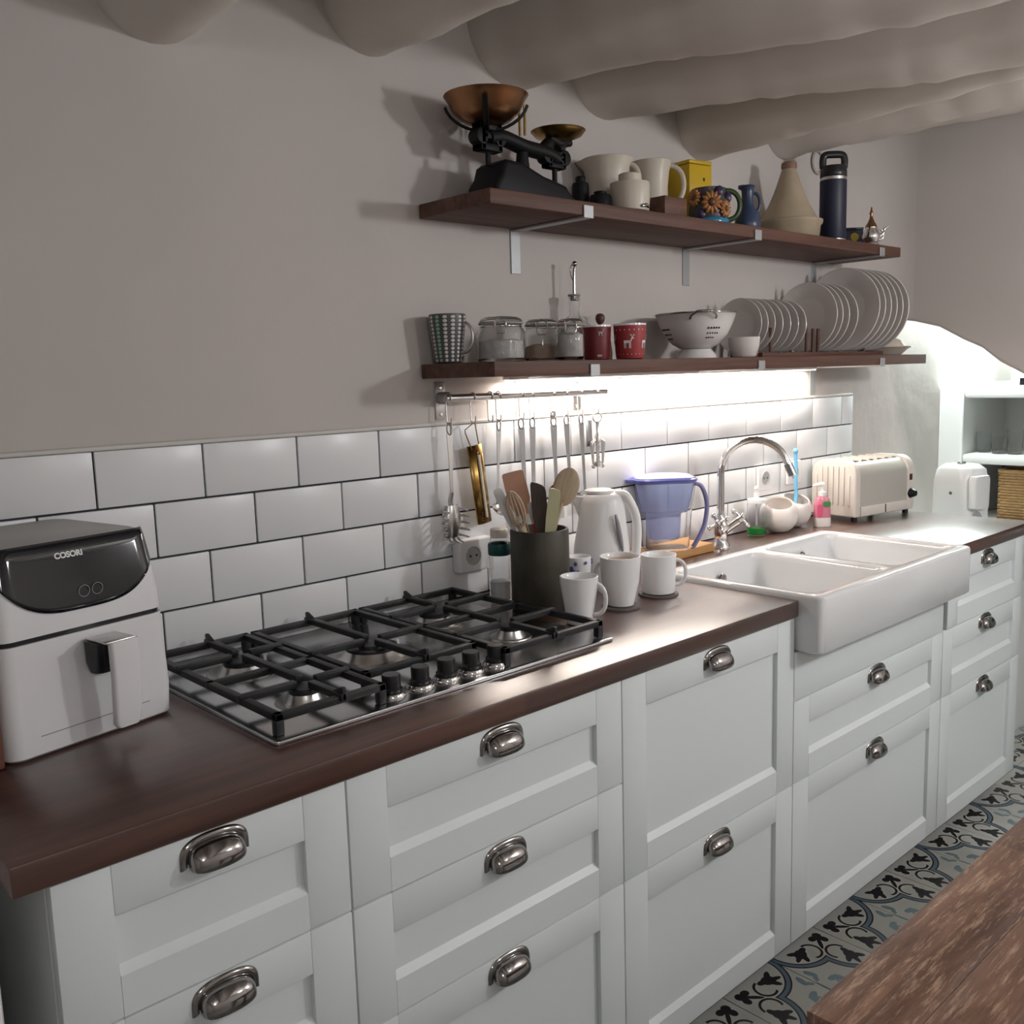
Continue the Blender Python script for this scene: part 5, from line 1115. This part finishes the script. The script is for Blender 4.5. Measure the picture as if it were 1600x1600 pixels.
clip_jar('wide clip-top glass jar with white contents, beside the striped mug', ux(783, 530, -0.125), -0.125, 0.055, 0.100, 0.45, M_WHITEFOOD)
clip_jar('clip-top glass jar with tan contents, middle of the three jars', ux(846, 530, -0.115), -0.115, 0.042, 0.098, 0.35, M_TANFOOD)
clip_jar('narrow clip-top glass jar with white contents by the red cups', ux(891, 530, -0.20), -0.20, 0.033, 0.094, 0.6, M_WHITEFOOD)
# oil bottle with pourer
t = thing('oil_bottle', 'round clear glass oil bottle with steel pouring spout', 'bottle', (ux(898, 500, -0.052), -0.052, ZL), cdir2)
G().lathe([(0, 0.002), (0.038, 0), (0.042, 0.006), (0.042, 0.075), (0.038, 0.092), (0.022, 0.106), (0.0135, 0.114), (0.0125, 0.15), (0.0155, 0.152), (0.0155, 0.160), (0.012, 0.160), (0.0105, 0.15), (0.0115, 0.114), (0.02, 0.103), (0.036, 0.088), (0.040, 0.073), (0.040, 0.007), (0, 0.005)], 36).build('glass', M_GLASS, t, smooth=50)
G().lathe([(0, 0.152), (0.0103, 0.152), (0.0103, 0.1603), (0.016, 0.161), (0.016, 0.165), (0, 0.166)], 20).build('stopper', mat('cork_grey', (0.25, 0.22, 0.18), 0.7), t, smooth=45)
pr_ = G().tube([(0, 0, 0.166), (0, 0, 0.20), (0.001, 0, 0.225), (0.004, 0, 0.236)], [0.0045, 0.004, 0.0035, 0.003], 10); pr_.ball((0.002, 0, 0.240), 0.007, 10)
pr_.tube(smooth_path([(-0.003, 0, 0.20), (-0.008, 0, 0.215), (-0.008, 0, 0.232), (0.0, 0, 0.244)], 5), 0.0013, 6); pr_.build('pourer', M_NICKEL, t, smooth=60)
# red cups
M_RED = mat('red_glaze', (0.33, 0.035, 0.04), 0.35); M_DRED = mat('dark_red_glaze', (0.16, 0.02, 0.025), 0.35)
def red_cup(label, u, y, rt, rb, h, m):
    t = thing('red_cup', label, 'cup', (ux(u, 530, y), y, ZL), cdir2)
    G().lathe(mug_prof(h, rt, rb), 40).build('cup', m, t, smooth=50)
    G().lathe([(rt-0.004, h+0.0003), (rt+0.0004, h+0.0003), (rt+0.0006, h-0.004), (rt-0.0002, h-0.0045)], 40).build('rim', M_MUG, t, smooth=60)
    return t
def cone_pt(a, z, rt, rb, h, off=0.0006):
    r = rb+(rt-rb)*min(1, max(0, (0.12*z/(h*0.12) if z < h*0.12 else 0.12+0.43*(z-h*0.12)/(h*0.38) if z < h*0.5 else 0.55+0.45*(z-h*0.5)/(h*0.35))))+off
    return Vector((r*math.cos(a), r*math.sin(a), z))
def cone_poly(g_, polys, a0, z0, sc, rt, rb, h):
    for pl in polys:
        vs = [g_.bm.verts.new(cone_pt(a0+x*sc/rt, z0+z*sc, rt, rb, h)) for x, z in pl]; g_.bm.faces.new(vs)
DEER = [[(-5, 3), (4, 3), (4, 6), (-5, 6)], [(-5, -3), (-3.8, -3), (-3.6, 3), (-5, 3)], [(-3, -3), (-2, -3), (-2, 3), (-3.2, 3)], [(1.5, -3), (2.5, -3), (2.6, 3), (1.4, 3)], [(3.2, -3), (4.2, -3), (4, 3), (2.8, 3)], [(3, 5.5), (4.6, 5), (6.2, 9), (4.8, 9.4)], [(4.8, 8.2), (8, 7.6), (7.6, 9), (5, 9.8)], [(5, 9.4), (5.7, 9.4), (4.4, 13), (3.8, 12.8)], [(5.8, 9.6), (6.5, 9.6), (7.4, 13), (6.8, 13.2)], [(4.6, 11), (4.9, 11.6), (2.8, 12.6), (2.6, 12)], [(6.6, 11), (6.9, 11), (9.2, 12), (9.0, 12.6)]]
c1_ = red_cup('dark red patterned cup half hidden behind the reindeer cup', 932, -0.145, 0.036, 0.031, 0.083, M_DRED)
g_ = G(); cone_poly(g_, DEER, -PI/2+0.2, 0.060, 0.0011, 0.037, 0.031, 0.083); cone_poly(g_, [[(-6, 0), (6, 0), (6, 4), (-6, 4)]], -PI/2+0.15, 0.008, 0.0011, 0.037, 0.031, 0.083)
g_.build('print', mat('pale_print', (0.42, 0.36, 0.35), 0.5), c1_, smooth=0)
c2_ = red_cup('red cup with white reindeer print beside the colander', 984, -0.195, 0.040, 0.034, 0.085, M_RED)
g_ = G()
for k in range(5): cone_poly(g_, DEER, -PI/2-0.25+k*2*PI/5, 0.032, 0.0021, 0.041, 0.034, 0.085)
for k in range(22):
    cone_poly(g_, [[(-1, 0), (0, -1.4), (1, 0), (0, 1.4)]], k*2*PI/22, 0.070, 0.0016, 0.041, 0.034, 0.085); cone_poly(g_, [[(-1, 0), (0, -1), (1, 0), (0, 1)]], k*2*PI/22+0.14, 0.012, 0.0014, 0.041, 0.034, 0.085)
g_.build('print', mat('white_glaze_print', (0.72, 0.68, 0.66), 0.5), c2_, smooth=0)
# pepper mill with wooden knob behind the red cup
t = thing('pepper_mill', 'mill with brown wooden knob rising behind the dark red cup', 'mill', (ux(939, 500, -0.045), -0.042, ZL))
M_MILL = mat('mill_wood', (0.10, 0.045, 0.03), 0.45)
G().lathe([(0, 0), (0.030, 0), (0.031, 0.02), (0.027, 0.05), (0.022, 0.07), (0.012, 0.078), (0.006, 0.082), (0, 0.082)], 28).build('body', M_MILL, t, smooth=50)
G().lathe([(0.0, 0.0822), (0.006, 0.0825), (0.005, 0.093), (0.010, 0.099), (0.0125, 0.108), (0.011, 0.117), (0.006, 0.121), (0, 0.122)], 24).build('knob', M_MILL, t, smooth=60)
# colander
t = thing('colander', 'white enamel colander on a foot with wire handles', 'colander', (ux(1087, 520, -0.140), -0.140, ZL), cdir2)
Rc, Hc = 0.108, 0.118
M_ENAM = mat('white_enamel', (0.70, 0.68, 0.665), 0.2)
cp = [(Rc*0.52, 0.0), (Rc*0.50, 0.012), (Rc*0.40, 0.022), (Rc*0.38, 0.026), (Rc*0.58, 0.038), (Rc*0.78, 0.062), (Rc*0.92, 0.092), (Rc, Hc)]
G().lathe([(0, 0.0255)]+cp[3:]+[(Rc+0.003, Hc+0.001), (Rc-0.004, Hc-0.001), (Rc*0.88, 0.092), (Rc*0.74, 0.065), (Rc*0.54, 0.042), (0, 0.029)], 48).build('bowl', M_ENAM, t, smooth=60)
G().lathe([(Rc*0.375, 0.0250), (Rc*0.40, 0.022), (Rc*0.50, 0.010), (Rc*0.53, 0.0), (Rc*0.51, 0.0), (Rc*0.47, 0.010), (Rc*0.37, 0.021)], 40).build('foot', M_ENAM, t, smooth=60)
G().tube([((Rc+0.001)*math.cos(2*PI*k/48), (Rc+0.001)*math.sin(2*PI*k/48), Hc+0.001) for k in range(48)], 0.0022, 6, closed=True).build('rim', M_NICKEL, t, smooth=60)
ho = G()
for row, (rr_, z_) in enumerate(((0.70, 0.054), (0.785, 0.065), (0.86, 0.078))):
    for grp in range(4):
        for k in range(5 - (row == 0)):
            a = -PI/2+0.35+grp*PI/2+(k-2)*0.085; r = Rc*rr_
            n_ = Vector((math.cos(a), math.sin(a), -0.75)).normalized()
            ho.ball(Vector((r*math.cos(a), r*math.sin(a), z_))+n_*0.0005, 0.0026, 6, (1, 1, 1))
ho.build('drain_holes', M_DARK, t)['kind'] = 'stuff'
for a0 in (-PI/2, PI/2):
    pts = [(Rc*1.0*math.cos(a0-0.32), Rc*1.0*math.sin(a0-0.32), Hc-0.016), (Rc*1.08*math.cos(a0-0.28), Rc*1.08*math.sin(a0-0.28), Hc-0.008), (Rc*1.16*math.cos(a0-0.15), Rc*1.16*math.sin(a0-0.15), Hc+0.001), (Rc*1.18*math.cos(a0), Rc*1.18*math.sin(a0), Hc+0.002), (Rc*1.16*math.cos(a0+0.15), Rc*1.16*math.sin(a0+0.15), Hc+0.001), (Rc*1.08*math.cos(a0+0.28), Rc*1.08*math.sin(a0+0.28), Hc-0.008), (Rc*1.0*math.cos(a0+0.32), Rc*1.0*math.sin(a0+0.32), Hc-0.016)]
    G().tube(smooth_path(pts, 4), 0.003, 8).build('wire_handle', M_NICKEL, t, smooth=60)
# plates standing in a wooden rack
def plate_mesh(R):
    return G().lathe([(0, 0.0), (R*0.55, 0.0), (R*0.62, 0.003), (R*0.70, 0.009), (R*0.98, 0.017), (R, 0.0185), (R*0.985, 0.0205), (R*0.70, 0.0125), (R*0.60, 0.0065), (R*0.5, 0.0045), (0, 0.004)], 56).mesh('plate', M_PLATE, smooth=50)
RZ_ = ZL+0.014
def plates(R, us, yc, v, group, kind):
    me_ = plate_mesh(R); n = len(us)
    for k, u in enumerate(us):
        x = ux(u, v, yc-R*0.99)
        pos = ['nearest the colander' if kind == 'small' else 'foremost', 'second', 'third', 'fourth', 'fifth', 'sixth', 'seventh'][k]
        o = inst('plate', me_, None, (x, yc, RZ_+R), (0, math.radians(-90+4), 0))
        tag(o, ('%s white plate in the rack, %s of the %s stack' % (kind, pos, kind)) if k < n-1 else '%s white plate in the rack, hindmost of the %s stack' % (kind, kind), 'plate', group)
plates(0.079, [1196, 1206, 1217, 1229, 1241, 1253, 1265], -0.105, 510, 'small plates in the rack', 'small')
plates(0.108, [1313, 1322, 1332, 1345], -0.118, 505, 'medium plates in the rack', 'medium')
plates(0.134, [1379, 1388, 1397, 1406, 1415, 1424], -0.140, 490, 'large plates in the rack', 'large')
x0r, x1r = ux(1204, 540, -0.2), 2.50
t = thing('plate_rack', 'brown wooden plate rack with upright pegs on the lower shelf', 'rack', ((x0r+x1r)/2, -0.118, ZL))
hr_ = (x1r-x0r)/2
for y_ in (-0.048, 0.048): G().box(-hr_, hr_, y_-0.008, y_+0.008, 0.0, 0.0135).build('rail', M_SHELF, t, bevel=0.002)
for u in (1206, 1262, 1272, 1280, 1352):
    xq = ux(u, 520, -0.17)-(x0r+x1r)/2
    for y_ in (-0.048, 0.048): G().tube([(xq, y_, 0.0136), (xq, y_, 0.085)], 0.005, 10).build('peg', M_SHELF, t)
# small bowl in front of the small plates, cream dish at the end
t = thing('small_dish', 'small white dish leaning at the front of the small plates', 'dish', (ux(1160, 530, -0.19), -0.195, ZL))
G().lathe([(0, 0.0), (0.03, 0), (0.034, 0.004), (0.042, 0.03), (0.044, 0.055), (0.0425, 0.055), (0.039, 0.03), (0.03, 0.008), (0, 0.006)], 36).build('bowl', M_PLATE, t, smooth=50)
t = thing('serving_dish', 'cream oval serving dish lying at the right shelf end', 'dish', (2.588, -0.125, ZL))
G().lathe([(0, 0.001), (0.045, 0), (0.05, 0.004), (0.062, 0.02), (0.072, 0.027), (0.071, 0.029), (0.06, 0.024), (0.046, 0.008), (0, 0.006)], 40, sy=1.45).build('dish', M_CREAM, t, smooth=50)
G().lathe([(0.058, 0.0292), (0.055, 0.036), (0.045, 0.052), (0.025, 0.06), (0, 0.062)], 36, sy=1.4).build('cover', M_CREAM, t, smooth=60)
